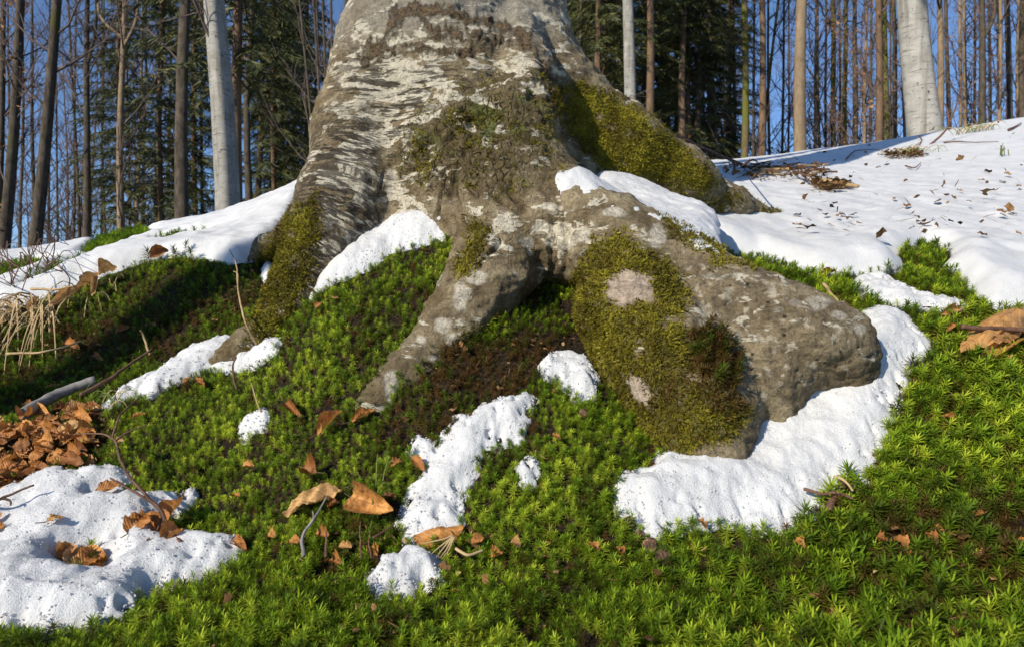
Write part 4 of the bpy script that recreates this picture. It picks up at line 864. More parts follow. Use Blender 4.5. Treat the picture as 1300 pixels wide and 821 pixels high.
def put_leaf(p0, p1, wid, label, group=None, curl=0.4, bend=0.2, crump=0.004, fold=0.0, lift=0.016, roll=0.0, stalk=True, torn=0.0, on=None, tone=None):
    a, na, _ = hit(*p0) if on is None else on(p0); b, nb, _ = hit(*p1) if on is None else on(p1)
    n = (na+nb).normalized(); a = a+n*lift; b = b+n*lift; ax = b-a; L = max(ax.length, 0.012); ax.normalize()
    if abs(ax.dot(n)) > 0.95: n = Vector((0, -0.5, 1)).normalized()
    n = (n-ax*n.dot(ax)).normalized(); n = Matrix.Rotation(roll, 3, ax) @ n; sd = n.cross(ax)
    o = link('beech_leaf', leaf_mesh(L, wid, curl, bend, crump, fold, lr.randint(1, 9999), torn)); o.matrix_world = Matrix(((ax.x, sd.x, n.x, (a.x+b.x)/2), (ax.y, sd.y, n.y, (a.y+b.y)/2), (ax.z, sd.z, n.z, (a.z+b.z)/2), (0, 0, 0, 1)))
    if stalk: link('leaf_stalk', stalk_mesh(L), o)
    o.color = (1, 1, 1, tone if tone is not None else min(1, max(0, lr.gauss(.5, .22)))); setp(o, label, 'leaf', group); return o
put_leaf((1300, 400), (1212, 462), .062, 'large flat orange leaf on the moss under a reddish twig', curl=-.5, bend=.2, crump=.007, lift=.036, roll=.1, tone=.8)
put_leaf((1290, 432), (1235, 470), .035, 'folded brown leaf tucked beneath the large flat orange leaf', curl=.9, bend=.1, lift=.014, torn=.4)
put_leaf((440, 632), (364, 660), .026, 'crumpled tan leaf stretched out on the moss beside the cupped leaf', curl=.6, crump=.012, lift=.018, torn=.5, tone=.92)
put_leaf((452, 644), (506, 662), .042, 'big cupped orange leaf standing open on the moss', curl=1.1, bend=-.3, crump=.014, lift=.020, roll=.5, fold=.25, tone=.75, torn=.35)
put_leaf((405, 610), (385, 608), .030, 'small curled tan leaf above the crumpled tan leaf', curl=.9, crump=.006)
put_leaf((525, 690), (592, 678), .034, 'arched orange leaf at the foot of the crumbly snow strip', curl=-1.0, bend=.5, crump=.005, lift=.018, tone=.65)
put_leaf((408, 560), (440, 528), .017, 'narrow rolled orange leaf leaning by the smooth root tip', curl=1.2, bend=.2, lift=.018, tone=.6)
put_leaf((366, 515), (388, 535), .016, 'small rolled brown leaf in the moss of the mound', curl=1.2, lift=.012)
put_leaf((448, 540), (478, 524), .014, 'dark twisted leaf at the tip of the smooth root', curl=1.0, lift=.01)
put_leaf((526, 588), (542, 606), .014, 'small oval orange leaf beside the zigzag snow strip', curl=.6, lift=.014, stalk=False)
put_leaf((498, 600), (512, 592), .012, 'tiny brown leaf scrap in the moss near the zigzag snow strip', curl=.6, lift=.012, stalk=False)
put_leaf((298, 694), (318, 710), .014, 'small orange leaf at the thawing corner of the snow bed', curl=.6, lift=.014, stalk=False)
put_leaf((198, 346), (222, 336), .03, 'red brown leaf standing upright on the crest snow', curl=.8, crump=.008, lift=.04, roll=.7, tone=.15)
put_leaf((126, 640), (162, 626), .02, 'dark orange leaf at the thawed edge of the snow bed', curl=.5, lift=.02)
put_leaf((232, 652), (212, 684), .03, 'glossy brown leaf leaning on the moss at the snow bed', curl=.6, lift=.03, roll=.4)
for a, b, w in [((165, 700), (190, 672), .03), ((178, 672), (204, 700), .034), ((196, 702), (226, 690), .028), ((210, 712), (238, 695), .024), ((178, 712), (196, 705), .016)]:
    put_leaf(a, b, w, 'brown leaf in the thawed hollow under the forked twig', 'leaves under the forked twig', curl=lr.uniform(.3, .9), lift=lr.uniform(.018, .03), roll=lr.uniform(-.5, .5))
for a, b, w in [((76, 720), (88, 702), .022), ((84, 728), (110, 706), .026), ((100, 732), (132, 712), .028), ((96, 712), (136, 722), .022), ((108, 738), (140, 728), .02)]:
    put_leaf(a, b, w, 'tan leaf sunk in the round hole of the snow bed', 'leaves in the snow hole', curl=lr.uniform(.3, .8), lift=lr.uniform(.008, .02), roll=lr.uniform(-.4, .4))
for a, b, w in [((0, 690), (18, 684), .02), ((4, 700), (22, 694), .02), ((66, 692), (88, 684), .012), ((0, 612), (20, 600), .02)]:
    put_leaf(a, b, w, 'brown leaf half buried in the snow bed', 'half buried leaves', curl=.4, lift=.034)
cnt = 0
while cnt < 95:
    q = pr.uniform([-30, 515], [120, 650]); 
    if not in_poly(np.array([q[0]]), np.array([q[1]]), LEAFPILE)[0]: continue
    an = pr.uniform(-.9, .7)+math.pi*pr.integers(0, 2); tn = float(np.clip(pr.normal(.42, .26), 0, 1)); cu_ = pr.uniform(-.4, .9); ln = pr.uniform(16, 32); d = np.array([math.cos(an), math.sin(an)*.55])*ln/2
    put_leaf(tuple(q-d), tuple(q+d), pr.uniform(.015, .027), ('dark brown' if tn < .35 else 'orange' if tn < .62 else 'pale tan')+(' curled' if cu_ > .35 else ' flattish')+' leaf in the heap beside the grey stick', 'leaves in the heap', tone=tn, curl=cu_, bend=pr.uniform(0, .4), crump=.005, lift=pr.uniform(.004, .024), roll=pr.uniform(-.6, .6), stalk=pr.uniform() < .3); cnt += 1
for (a, b, w) in [((1040, 360), (1062, 352), .014), ((1190, 408), (1215, 398), .018), ((1192, 532), (1212, 540), .010), ((882, 668), (896, 680), .010), ((1196, 430), (1206, 420), .01), ((1268, 462), (1280, 472), .01), ((1170, 690), (1186, 704), .014), ((1128, 690), (1150, 710), .02), ((1224, 668), (1246, 660), .008), ((250, 490), (262, 500), .012), ((236, 495), (246, 488), .01), ((405, 398), (412, 390), .014), ((418, 655), (434, 648), .012), ((470, 700), (480, 722), .014), ((420, 720), (436, 728), .016), ((1005, 700), (1020, 712), .012), ((780, 705), (790, 715), .01), ((700, 560), (712, 566), .008), ((745, 700), (760, 712), .014), ((85, 440), (105, 448), .02), ((150, 428), (170, 420), .018), ((120, 455), (134, 462), .014)]+[((a_, b_), (a_+pr.uniform(8, 20)*pr.choice([-1, 1]), b_+pr.uniform(-7, 7)), pr.uniform(.008, .016)) for a_, b_ in [(345, 690), (372, 700), (395, 640), (420, 690), (450, 705), (505, 640), (520, 715), (600, 700), (625, 715), (650, 705), (120, 590), (150, 575), (170, 540), (60, 500), (30, 520), (310, 640), (330, 600), (1110, 700), (1150, 720), (1180, 680), (1230, 715), (1260, 690), (1285, 700), (1060, 705)]]:
    put_leaf(a, b, w, 'small torn leaf scrap lying in the moss', 'leaf scraps in the moss', curl=lr.uniform(.3, .9), crump=.003, lift=lr.uniform(.010, .018), roll=lr.uniform(-.4, .4), stalk=False, torn=.5)

# ------------------------------------------------------------------ twigs, sticks, stalks
def hitq(q):
    if len(q) == 3: return Vector(PX(*q)), Vector((0, 0, 0)), False
    return hit(*q)
def stick(name, uvs, wpx, mat, label, cat, lift=.02, taper=.6, group=None, knots=True, branches=(), n=7, lifts=None):
    P = []
    for k, q in enumerate(uvs):
        p, nn, _ = hitq(q); P.append(np.array(p+nn*(lifts[k] if lifts else lift)))
    P = np.array(P); t = np.linspace(0, len(P)-1, max(8, 5*len(P))); 
    def cr(P, t):
        i = np.clip(np.floor(t).astype(int), 0, len(P)-2); f = (t-i)[:, None]; g = lambda k: P[np.clip(k, 0, len(P)-1)]
        return 0.5*((2*g(i))+(-g(i-1)+g(i+1))*f+(2*g(i-1)-5*g(i)+4*g(i+1)-g(i+2))*f**2+(-g(i-1)+3*g(i)-3*g(i+1)+g(i+2))*f**3)
    C = cr(P, t) if len(P) > 2 else P[0]+(P[-1]-P[0])*np.linspace(0, 1, len(t))[:, None]
    r0 = wpx/2/F*np.linalg.norm(P[0]); R = r0*np.linspace(1, taper, len(C))*(1+0.12*noise3(C*140, 3)); C = C+0.0016*np.stack([noise3(C*60, 1), noise3(C*60, 2), noise3(C*60, 4)], 1)
    org = C[0].copy(); V, Q = tube_np(C-org, R, n); m0 = mesh_np(name, V, Q, [mat]); 
    bm = bmesh.new(); bm.from_mesh(m0); bmesh.ops.holes_fill(bm, edges=[e for e in bm.edges if e.is_boundary], sides=0); bm.to_mesh(m0); bm.free()
    o = link(name, m0); o.location = org; setp(o, label, cat, group)
    for uvb, wb, lb in branches:
        B = [];
        for k, q in enumerate(uvb):
            p, nn, _ = hitq(q); B.append(np.array(p+nn*lb[k]))
        B = np.array(B); B[0] = C[np.argmin(((C-B[0])**2).sum(1))]
        C2 = cr(B, np.linspace(0, len(B)-1, 5*len(B))) if len(B) > 2 else B[0]+(B[-1]-B[0])*np.linspace(0, 1, 8)[:, None]
        V, Q = tube_np(C2-org, wb/2/F*np.linalg.norm(B[0])*np.linspace(1, .5, len(C2)), 6); link('side_twig', mesh_np('side_twig', V, Q, [mat]), o)
    return o
SB, SG, ST = M['stick_brown'], M['stick_grey'], M['straw']
stick('forked_twig', [(238, 716), (222, 695), (200, 676), (180, 640), (165, 606), (163, 592), (172, 568), (192, 551)], 5, SB, 'thin forked brown twig standing out of the snow bed', 'twig', lifts=[.03, .035, .04, .055, .06, .06, .06, .06], taper=.35, branches=[([(196, 672), (172, 660), (146, 650)], 3.5, [.04, .045, .05]), ([(165, 604), (180, 590), (198, 582)], 2.5, [.06, .06, .06]), ([(160, 600), (140, 590), (118, 586)], 2.5, [.06, .055, .05]), ([(200, 678), (196, 690), (194, 700)], 3, [.04, .035, .03])])
stick('bent_twig', [(-5, 676), (12, 670), (30, 662), (62, 646)], 4, SB, 'dark bent twig lying on the snow bed', 'twig', lift=.045, taper=.5, branches=[([(22, 666), (30, 666), (33, 672)], 3, [.045, .042, .04])])
stick('grey_stick', [(34, 542), (60, 526), (90, 510), (128, 496)], 13, SG, 'thick weathered grey stick beside the leaf heap', 'stick', lift=.022, taper=.85, n=10)
stick('slim_stick', [(112, 518), (140, 500), (165, 482), (202, 456)], 5, SB, 'slim brown stick running beside the tapering snow strip', 'stick', lift=.026, taper=.5)
stick('pale_twig', [(384, 732), (390, 706), (400, 682), (416, 654)], 5, SG, 'pale grey forked twig upright in the moss', 'twig', lift=.03, taper=.4, branches=[([(394, 694), (398, 680), (402, 672)], 3, [.03, .03, .03])])
stick('reddish_twig', [(1204, 434), (1230, 436), (1265, 437), (1310, 440)], 6, SB, 'straight reddish twig lying across the large flat orange leaf', 'twig', lift=.034, taper=.9)
stick('tan_stick', [(1014, 637), (1040, 641), (1062, 642), (1082, 648)], 4, M['stick_brown'], 'thin brown stick at the lower edge of the long bright snow patch', 'stick', lift=.022, taper=.8)
stick('bark_strip', [(1050, 656), (1060, 640), (1076, 620)], 9, SB, 'flat brown bark strip crossing under the thin brown stick', 'stick', lift=.014, taper=.9)
stick('bark_strip', [(1056, 624), (1068, 628), (1080, 640)], 4, ST, 'curved straw lying by the brown bark strip', 'straw', lift=.024, taper=.6)
stick('root_twig', [(1046, 360, 1.24), (1058, 376, 1.19), (1075, 392, 1.15), (1100, 410, 1.11)], 4, ST, 'peeled twig lying along the back of the thick root', 'twig', lift=.018, taper=.6)
stick('dry_stalk', [(326, 438), (322, 410), (312, 385), (306, 362), (297, 342)], 3, ST, 'tall dry stalk in front of the bank by the mossy root toe', 'stalk', lifts=[.005, .03, .05, .05, .05], taper=.5, branches=[([(312, 385), (308, 374), (300, 370)], 2, [.05, .05, .05])])
stick('dry_stalk', [(304, 500), (312, 485), (316, 470)], 3, SB, 'short red brown stalk on the mossy mound', 'stalk', lifts=[.01, .03, .03])
stick('dry_stalk', [(336, 528), (339, 510), (337, 500)], 2, ST, 'short yellow stalk behind the thumb sized snow remnant', 'stalk', lifts=[.01, .03, .03])
stick('dry_stalk', [(192, 455), (192, 440), (192, 438)], 3, ST, 'stub of a dead stalk beside the slim brown stick', 'stalk', lifts=[.01, .03, .04])
for a_, b_, w_, r_ in [((70, 400), (112, 374), .022, .6), ((104, 380), (138, 356), .02, -.3), ((132, 360), (156, 352), .03, .2), ((124, 388), (130, 358), .016, .4), ((44, 414), (56, 386), .016, .2)]:
    put_leaf(a_, b_, w_, 'twisted dry tan leaf rolled up on the lit brow of the bank', 'rolled leaves on the brow', curl=1.25, bend=.15, crump=.009, lift=.026, roll=r_, tone=.97, torn=.3, stalk=False)
stick('cross_stalk', [(50, 386), (80, 384), (108, 380)], 3, ST, 'straight straw stalk behind the twisted tan frond', 'stalk', lift=.04)
stick('cross_stalk', [(18, 462), (50, 463), (80, 458), (112, 447)], 3, ST, 'long pale straw lying across the shaded bank', 'stalk', lift=.03)
for q, w in [([(462, 730), (463, 700), (461, 676)], 3), ([(474, 728), (476, 705), (476, 690)], 2.5), ([(480, 702), (492, 694), (508, 680)], 4), ([(418, 728), (420, 700), (419, 690)], 4)]:
    stick('brown_stem', q, w, SB, 'brown stem poking up through the moss below the cupped leaf', 'stem', 0.022, .4, 'stems below the cupped leaf')
for q in [[(574, 697), (562, 702), (538, 706)], [(575, 698), (566, 708), (552, 722)], [(575, 699), (568, 712), (556, 730)], [(576, 700), (572, 714), (562, 732)], [(577, 700), (576, 714), (570, 728)]]:
    stick('straw_stalk', q, 3, ST, 'dry straw stalk of the small fan below the arched orange leaf', 'straw', .022, .25, 'straw fan')
stick('straw_stalk', [(582, 714), (592, 724), (615, 716)], 4, ST, 'bent yellow straw hooked beside the straw fan', 'straw', .02, .8)
stick('fallen_branch', [(828, 158, 2.2), (850, 168, 2.25), (880, 182, 2.35), (920, 200, 2.5), (945, 210, 2.6), (968, 220, 2.7)], 2.5, SB, 'slender fallen branch sticking out behind the mossy root', 'branch', taper=1.8, branches=[([(935, 206, 2.55), (932, 218, 2.5), (928, 232, 2.45)], 4, [0, 0, 0]), ([(945, 210, 2.6), (955, 203, 2.6), (962, 206, 2.6)], 3, [0, 0, 0])])
for q, w, lb in [([(1074, 216), (1084, 206), (1096, 203), (1118, 202)], 3, 'dark crooked twig on the snow field near the grass tufts'), ([(1128, 212), (1150, 205), (1172, 190)], 2.5, 'thin twig slanting from the brown litter on the snow field'), ([(1148, 226), (1160, 228), (1168, 222)], 3, 'short black twig stub on the snow field'), ([(1196, 196), (1215, 192), (1232, 194), (1266, 194)], 3, 'long flat twig beside the grass tuft on the snow field'), ([(1280, 178), (1290, 172), (1297, 168)], 5, 'brown curled stem end near the rim of the snow field')]:
    stick('snow_twig', [(a_+pr.normal(0, 1.5), b_+pr.normal(0, 1)) for a_, b_ in q], w*.6, SB, lb, 'twig', .052, .35)
stick('red_sapling', [(1146, 200, 3.7), (1172, 190, 3.7), (1195, 172, 3.75), (1205, 158, 3.75), (1216, 128, 3.8), (1223, 92, 3.8)], 3, SB, 'arching reddish sapling shoot rising from the snow field', 'sapling', taper=.4, lift=0, branches=[([(1160, 195, 3.7), (1170, 180, 3.7), (1166, 172, 3.7)], 2, [0, 0, 0]), ([(1205, 158, 3.75), (1203, 140, 3.75), (1198, 130, 3.75)], 2, [0, 0, 0])])
for k in range(44):
    u0 = pr.uniform(932, 1045); v0 = pr.uniform(228, 244); a = pr.normal(0, .9); L = pr.uniform(8, 34)
    stick('debris_twig', [(u0, v0), (u0+L*.5*math.cos(a), v0+L*.5*math.sin(a)*.4+pr.uniform(-1, 1)), (u0+L*math.cos(a), v0+L*math.sin(a)*.4)], pr.uniform(1, 3.2), [SB, SB, SB, ST][int(pr.integers(0, 4))], 'broken brown twig in the debris strip on the snow field', 'twig', pr.uniform(.045, .075), .7, 'twigs of the debris strip')
stick('wood_chunk', [(965, 238), (980, 237), (994, 236)], 7, ST, 'pale split wood chunk in the debris strip', 'wood', .06, .6)
stick('wood_chunk', [(1035, 252), (1055, 254), (1086, 259)], 9, ST, 'tan wood splinter lying before the debris strip', 'wood', .055, .4)
for k in range(22):   # brambles on the crest
    u0 = pr.uniform(20, 100); v0 = pr.uniform(350, 385); P = [(u0, v0)]
    for j in range(3): P.append((P[-1][0]+pr.uniform(-18, 22), P[-1][1]+pr.uniform(-14, 8)))
    stick('bramble_twig', P, pr.uniform(.8, 1.5), SB, 'thin tangled dark twig on the snowy crest by the dry grass', 'twig', .05, .5, 'brambles on the crest', lifts=[.03, .06, .09, .05], n=5)
# dry grass hanging over the bank
def blade(P, w, mat, parent, name='blade'):
    P = np.asarray(P, float); t = np.linspace(0, 1, 9); n = len(P)-1
    C = sum(math.comb(n, k)*((1-t)**(n-k)*t**k)[:, None]*P[k] for k in range(n+1)); T = np.gradient(C, axis=0); sd = np.cross(T, [0.2, -1, .3]); sd /= np.linalg.norm(sd, axis=1)[:, None]+1e-9
    W = (w/2*np.clip(1.1-t**2, .1, 1))[:, None]; fo = np.cross(sd, T); fo /= np.linalg.norm(fo, axis=1)[:, None]+1e-9
    V = np.concatenate([C-sd*W, C+fo*W*.4, C+sd*W]); i = np.arange(8); Q = np.concatenate([np.stack([i, i+9, i+10, i+1], 1), np.stack([i+9, i+18, i+19, i+10], 1)]); return link(name, mesh_np(name, V, Q, [mat]), parent)
def tuft(name, uv, n, L, spread, mat, label, cat, w=.002, down=0.0, side=0.0, spreadpx=12, mat2=None, lift=.01):
    c, nn, _ = hit(*uv); root = empty(name, c); setp(root, label, cat)
    for k in range(n):
        q = np.array(c)+np.array([pr.normal(0, spreadpx/F*c.y), pr.normal(0, .02), 0]); q[2] = float(Hq([q[:2]])[0])+lift; q = q-np.array(c)
        a = pr.uniform(0, 6.28); l = L*pr.uniform(.5, 1.2); dx = math.cos(a)*spread+side; dy = math.sin(a)*spread*.7-down*.5
        blade([q, q+np.array([dx*.35, dy*.35, .55*(1-down*.6)])*l, q+np.array([dx*.8, dy*.8, .6-down*1.0])*l, q+np.array([dx, dy, .35-down*1.6])*l], w, mat if (mat2 is None or pr.uniform() < .6) else mat2, root)
    return root
tuft('dry_grass', (26, 405), 70, .25, .38, ST, 'long tan dead grass hanging over the shaded bank', 'grass tuft', .0026, .75, -.1, 30)
tuft('dry_grass', (70, 400), 20, .16, .3, ST, 'thinner dead grass drooping under the twisted tan frond', 'grass tuft', .002, .7, -.2, 14)
tuft('grass_tuft', (1158, 208), 40, .10, .8, M['grass'], 'yellow green grass tuft among brown litter on the snow field', 'grass tuft', .003, .25, 0, 14, ST, .05)
tuft('grass_tuft', (1238, 178), 44, .13, .9, M['grass'], 'flattened green grass tuft near the rim of the snow field', 'grass tuft', .005, .2, 0, 16, ST, .05)
tuft('grass_tuft', (1272, 212), 6, .10, .3, M['grass'], 'few green blades poking through the open snow', 'grass tuft', .006, 0, 0, 3, None, .05)
tuft('grass_tuft', (140, 520), 16, .07, .6, M['grass'], 'sparse green grass tuft by the leaf heap', 'grass tuft', .0014, .2, 0, 10, ST)
tuft('grass_tuft', (480, 640), 6, .07, .3, M['grass'], 'few thin grass blades behind the cupped leaf', 'grass tuft', .0013, 0, 0, 8)
tuft('grass_tuft', (140, 385), 8, .06, .5, ST, 'small tan grass tuft on the shaded bank', 'grass tuft', .0014, .1, 0, 6)
# dark husks beside the long snow patch
def husk(uv, size, label, seed, name='beechnut_husk'):
    c, n, _ = hit(*uv); bm = bmesh.new(); bmesh.ops.create_icosphere(bm, subdivisions=4, radius=1); V = np.array([v.co for v in bm.verts])
    N = V.copy(); th = np.arctan2(N[:, 1], N[:, 0]); rr = 1+0.10*np.abs(np.sin(th*2+seed))*(1-N[:, 2]**2)+0.14*fbm(N*2+seed, 3, seed)+0.05*fbm(N*7, 3, seed)
    rr *= 1-0.35*np.clip(N[:, 2]-.45, 0, 1)*2
    V = V*rr[:, None]*np.array([size*.75, size*.7, size]); me = bpy.data.meshes.new(name); bm.to_mesh(me); me.vertices.foreach_set('co', V.astype(np.float32).ravel()); me.polygons.foreach_set('use_smooth', np.ones(len(me.polygons), bool)); me.materials.append(M['husk']); bm.free()
    o = link(name, me); o.location = c+n*(size*.55); o.rotation_euler = (pr.uniform(-1, 1), pr.uniform(-1, 1), pr.uniform(0, 6)); setp(o, label, 'husk')
husk((825, 697), .011, 'dark wrinkled husk in the middle of the row under the snow tip', 3)
husk((840, 714), .012, 'dark husk with a rosy face at the end of the row', 5)
husk((797, 668), .010, 'split dark husk touching the tip of the long bright snow patch', 7)
husk((812, 683), .008, 'small dark husk between the split husk and the wrinkled husk', 9)
husk((741, 528), .009, 'brown husk alone in the moss below the hooked snow lump', 12)

# ------------------------------------------------------------------ the wood behind the crest
tr = random.Random(21)
def curve_branch(p, d, L, up, n=5, wob=.12, seed=0):
    s = np.linspace(0, 1, n)[:, None]; d = np.asarray(d, float); d = d/np.linalg.norm(d); r = seed if isinstance(seed, np.random.Generator) else np.random.default_rng(seed)
    return np.asarray(p)+d*L*s+np.array([0, 0, up*L])*s**2+np.cumsum(r.normal(0, wob*L/n, (n, 3)), 0)*(s > 0)
def bare_crown(path, rad, z0, z1, nb, Lb, seed, up=.35, sub=6, sub2=4, el=.75, leaves=0, thin=1.0):
    """limbs and twigs along a stem given as functions of height"""
    r = np.random.default_rng(seed); b = Bag(); lv = Bag()
    for k in range(nb):
        z = z0+(z1-z0)*(k+r.uniform(0, 1))/nb; p = path(z); az = r.uniform(0, 6.283); e = el+r.uniform(-.3, .35); L = Lb*r.uniform(.5, 1.1)*(1-.35*(z-z0)/(z1-z0+1e-6))
        d = np.array([math.cos(az)*math.cos(e), math.sin(az)*math.cos(e), math.sin(e)]); C = curve_branch(p, d, L, up, 6, .10, r); r0 = min(rad(z)*.55, .012+L*.011)*thin
        V, Q = tube_np(C, np.linspace(r0, r0*.3, 6), 4); b.add(V, Q)
        for j in range(sub):
            f = r.uniform(.2, 1); i = min(int(f*5), 4); q = C[i]+(C[i+1]-C[i])*(f*5-i); d2 = (C[i+1]-C[i]); d2 = d2/np.linalg.norm(d2)+r.normal(0, .55, 3); L2 = L*r.uniform(.25, .5)
            C2 = curve_branch(q, d2, L2, .2, 4, .12, r); V, Q = tube_np(C2, np.linspace(r0*.45, r0*.16, 4), 3); b.add(V, Q)
            for m in range(sub2):
                q3 = C2[r.integers(1, 4)]; d3 = (C2[-1]-C2[0])/L2+r.normal(0, .7, 3); L3 = L2*r.uniform(.3, .6); C3 = curve_branch(q3, d3, L3, .1, 3, .1, r); V, Q = tube_np(C3, np.linspace(r0*.2, r0*.08, 3), 3); b.add(V, Q)
                for g in range(leaves):
                    c = C3[r.integers(0, 3)]+r.normal(0, .06, 3); lv.add(c+r.normal(0, .035, (3, 3)), None, [(0, 1, 2)])
    return b, lv
M['dry_leaf'] = mat_simple('withered_leaves', [(0.3, (0.20, 0.09, 0.035)), (0.7, (0.42, 0.22, 0.09))], 3, .7)
def bark_stem(path, rad, z0, z1, n, sides, seed, flare=.5, flute=.045):
    z = np.concatenate([np.linspace(z0-.4, z0+1.2, 7), np.linspace(z0+1.8, z1, n)]); P = np.array([path(q) for q in z]); R = np.array([rad(q) for q in z])*(1+flare*np.exp(-np.clip(z-z0, -.2, 9)*3.0))
    V, Q = tube_np(P, R, sides); th = np.tile(np.arange(sides)*6.283/sides, len(z)); zz = np.repeat(z, sides)
    k = 1+.07*fbm(np.stack([np.cos(th)*1.5, np.sin(th)*1.5, zz*.7+seed], 1), 3, seed)+(.05*np.exp(-(zz-z0)*.8)+flute)*np.cos(th*3+seed)
    ctr = np.repeat(P, sides, 0); return ctr+(V-ctr)*k[:, None], Q
TL = {'dark': 'dark bare trunk', 'brown': 'reddish brown conifer trunk', 'tan': 'tan smooth trunk', 'green': 'green tinged mossy trunk', 'beech': 'pale grey beech trunk', 'slim': 'slender bare young tree'}
def forest_tree(ub, ut, wpx, mat, label, group=None, Y=None, vb=None, fork=None, crown='bare', z_br=None, nb=16, Lb=2.2, leaves=0, name='forest_tree', sub=6, seed=None, bend=0.0, hgt=None, flute=.045):
    """stem whose foot stands on the ground in picture column ub and which crosses the top of the picture at ut"""
    seed = seed if seed is not None else tr.randint(1, 10**6); Y = Y or float(np.clip(150/wpx**.8, 7.5, 30)); X = (ub-650)/F*Y; zg = float(Hq([[X, Y]])[0]); r0 = wpx/2/F*Y
    ztop = 410.5/F*Y; vb_ = 410.5-F*zg/Y; lean = (ut-ub)/max(vb_, 60); Ht = hgt or max(12.0, ztop*1.35); 
    wv = np.random.default_rng(seed); ph = wv.uniform(0, 6.28, 2); am = r0*wv.uniform(.1, .5)
    path = lambda z: np.array([lean*z+bend*math.sin(math.pi*min(max(z/(ztop-zg), 0), 1.3))+am*math.sin(z*.7+ph[0]), am*math.sin(z*.6+ph[1]), z])
    rad = lambda z: r0*(1-.62*max(z, 0)/Ht)+.004
    root = empty(name, (X, Y, zg)); setp(root, label, 'tree', group)
    sides = 24 if wpx > 22 else 14 if wpx > 12 else 9; V, Q = bark_stem(path, rad, 0, Ht, 9, sides, seed % 97, flute=flute); link('trunk', mesh_np('trunk', V, Q, [mat]), root)
    if fork:
        for zf, uf in fork:
            z = (410.5-zf)/F*Y-zg; zt = ztop-zg; dx = (uf-ut)/F*Y; p0 = path(z); s = np.linspace(0, 1, 8)[:, None]; P = p0+np.array([dx, 0, zt-z])*s+np.array([lean*(zt-z), 0, 0])*s+np.array([dx*.35, 0, 0])*np.sin(s*math.pi); P = np.concatenate([P, P[-1:]+(P[-1:]-P[-2:-1])*8])
            V, Q = tube_np(P, np.concatenate([np.linspace(rad(z)*.75, rad(z)*.5, 8), [rad(z)*.15]]), 8); link('stem', mesh_np('stem', V, Q, [mat]), root)
    if crown == 'bare':
        zb = z_br if z_br is not None else ztop*.75; b, lv = bare_crown(path, rad, zb, Ht, nb, Lb, seed+1, sub=sub, leaves=leaves); link('crown', b.mesh('crown', [M['twig']]), root)
        if leaves: link('withered_leaves', lv.mesh('withered_leaves', [M['dry_leaf']]), root)['kind'] = 'stuff'
    elif crown == 'spruce':
        c = link('crown', SPRUCE[seed % len(SPRUCE)], root); zc = z_br if z_br is not None else ztop*.8; c.location = path(zc); c.scale = (1, 1, 1.0); c.rotation_euler = (0, 0, seed % 6)
        b = Bag()
        for k in range(10):   # dead lower branches
            z = wv.uniform(.8, max(zc, 1.5)); a = wv.uniform(0, 6.28); C = curve_branch(path(z), (math.cos(a), math.sin(a), -.1), wv.uniform(.4, 1.3), .05, 5, .1, seed+k); V, Q = tube_np(C, np.linspace(.012, .003, 5), 4); b.add(V, Q)
        link('dead_branches', b.mesh('dead_branches', [M['twig']]), root)['kind'] = 'stuff'
    return root
def spruce_crown(seed, Hc=13, Rb=2.3):
    r = np.random.default_rng(seed); b = Bag(); z = 0
    while z < Hc:
        f = 1-z/Hc; n = int(5+r.integers(0, 4))
        for k in range(n):
            az = r.uniform(0, 6.283); L = Rb*f**.8*r.uniform(.7, 1.15)+.15; s = np.linspace(0, 1, 6)[:, None]
            C = np.array([0, 0, z+r.uniform(-.15, .15)])+np.array([math.cos(az), math.sin(az), 0])*L*s+np.array([0, 0, 1])*(.12*L*s-.42*L*s**2)
            V, Q = tube_np(C, np.linspace(.02, .005, 6), 3); b.add(V, Q)
            m = int(22+50*L); ff = r.uniform(.12, 1, m); base = np.stack([np.interp(ff*5, np.arange(6), C[:, j]) for j in range(3)], 1)
            sd = np.array([-math.sin(az), math.cos(az), 0]); fw = np.array([math.cos(az), math.sin(az), 0]); sg = r.choice([-1, 1], m)[:, None]
            d = sd*sg*r.uniform(.4, 1, (m, 1))+fw*r.uniform(.2, .9, (m, 1))+np.array([0, 0, -1])*r.uniform(.1, 1.1, (m, 1)); d /= np.linalg.norm(d, axis=1)[:, None]; ln = r.uniform(.14, .38, (m, 1))*(.5+.5*(1-ff[:, None]*.4)); wd = r.normal(0, 1, (m, 3)); wd = np.cross(d, wd); wd /= np.linalg.norm(wd, axis=1)[:, None]; wd *= r.uniform(.006, .013, (m, 1))
            V = np.stack([base-wd*.6, base+wd*.6, base+d*ln*.6+wd, base+d*ln*.6-wd, base+d*ln], 1).reshape(-1, 3); i = np.arange(m)[:, None]*5; b.add(V, i+np.array([[0, 1, 2, 3]]), i+np.array([[3, 2, 4]]))
        z += r.uniform(.28, .45)*(.6+.5*f)
    return b.mesh('crown', [M['needles']], smooth=False)
SPRUCE = [spruce_crown(70+k) for k in range(4)]
BK = ' behind the leafy bank'; SF = ' behind the snow field'
GL = 'trees behind the leafy bank'; GR = 'trees behind the snow field'
ANCH = [(30, 'the strongly leaning dark trunk'), (108, 'the trunk with two straight stems'), (152, 'the forked pale limbed trunk'), (228, 'the straight thick dark trunk'), (285, 'the large pale fluted beech'), (330, 'the slim reddish leaning trunk'), (400, 'the old beech trunk over the leafy bank'),
 (740, 'the conifers over the mossy root'), (806, 'the slim pale leaning beech'), (827, 'the reddish conifer beside the slim beech'), (911, 'the curved dark stem'), (945, 'the bright green mossy trunk'), (1017, 'the straight tan trunk'), (1120, 'the mossy stub trunk'), (1140, 'the forked dark stem'), (1177, 'the large smooth grey beech'), (1265, 'the rim of the snow field beyond the grey beech')]
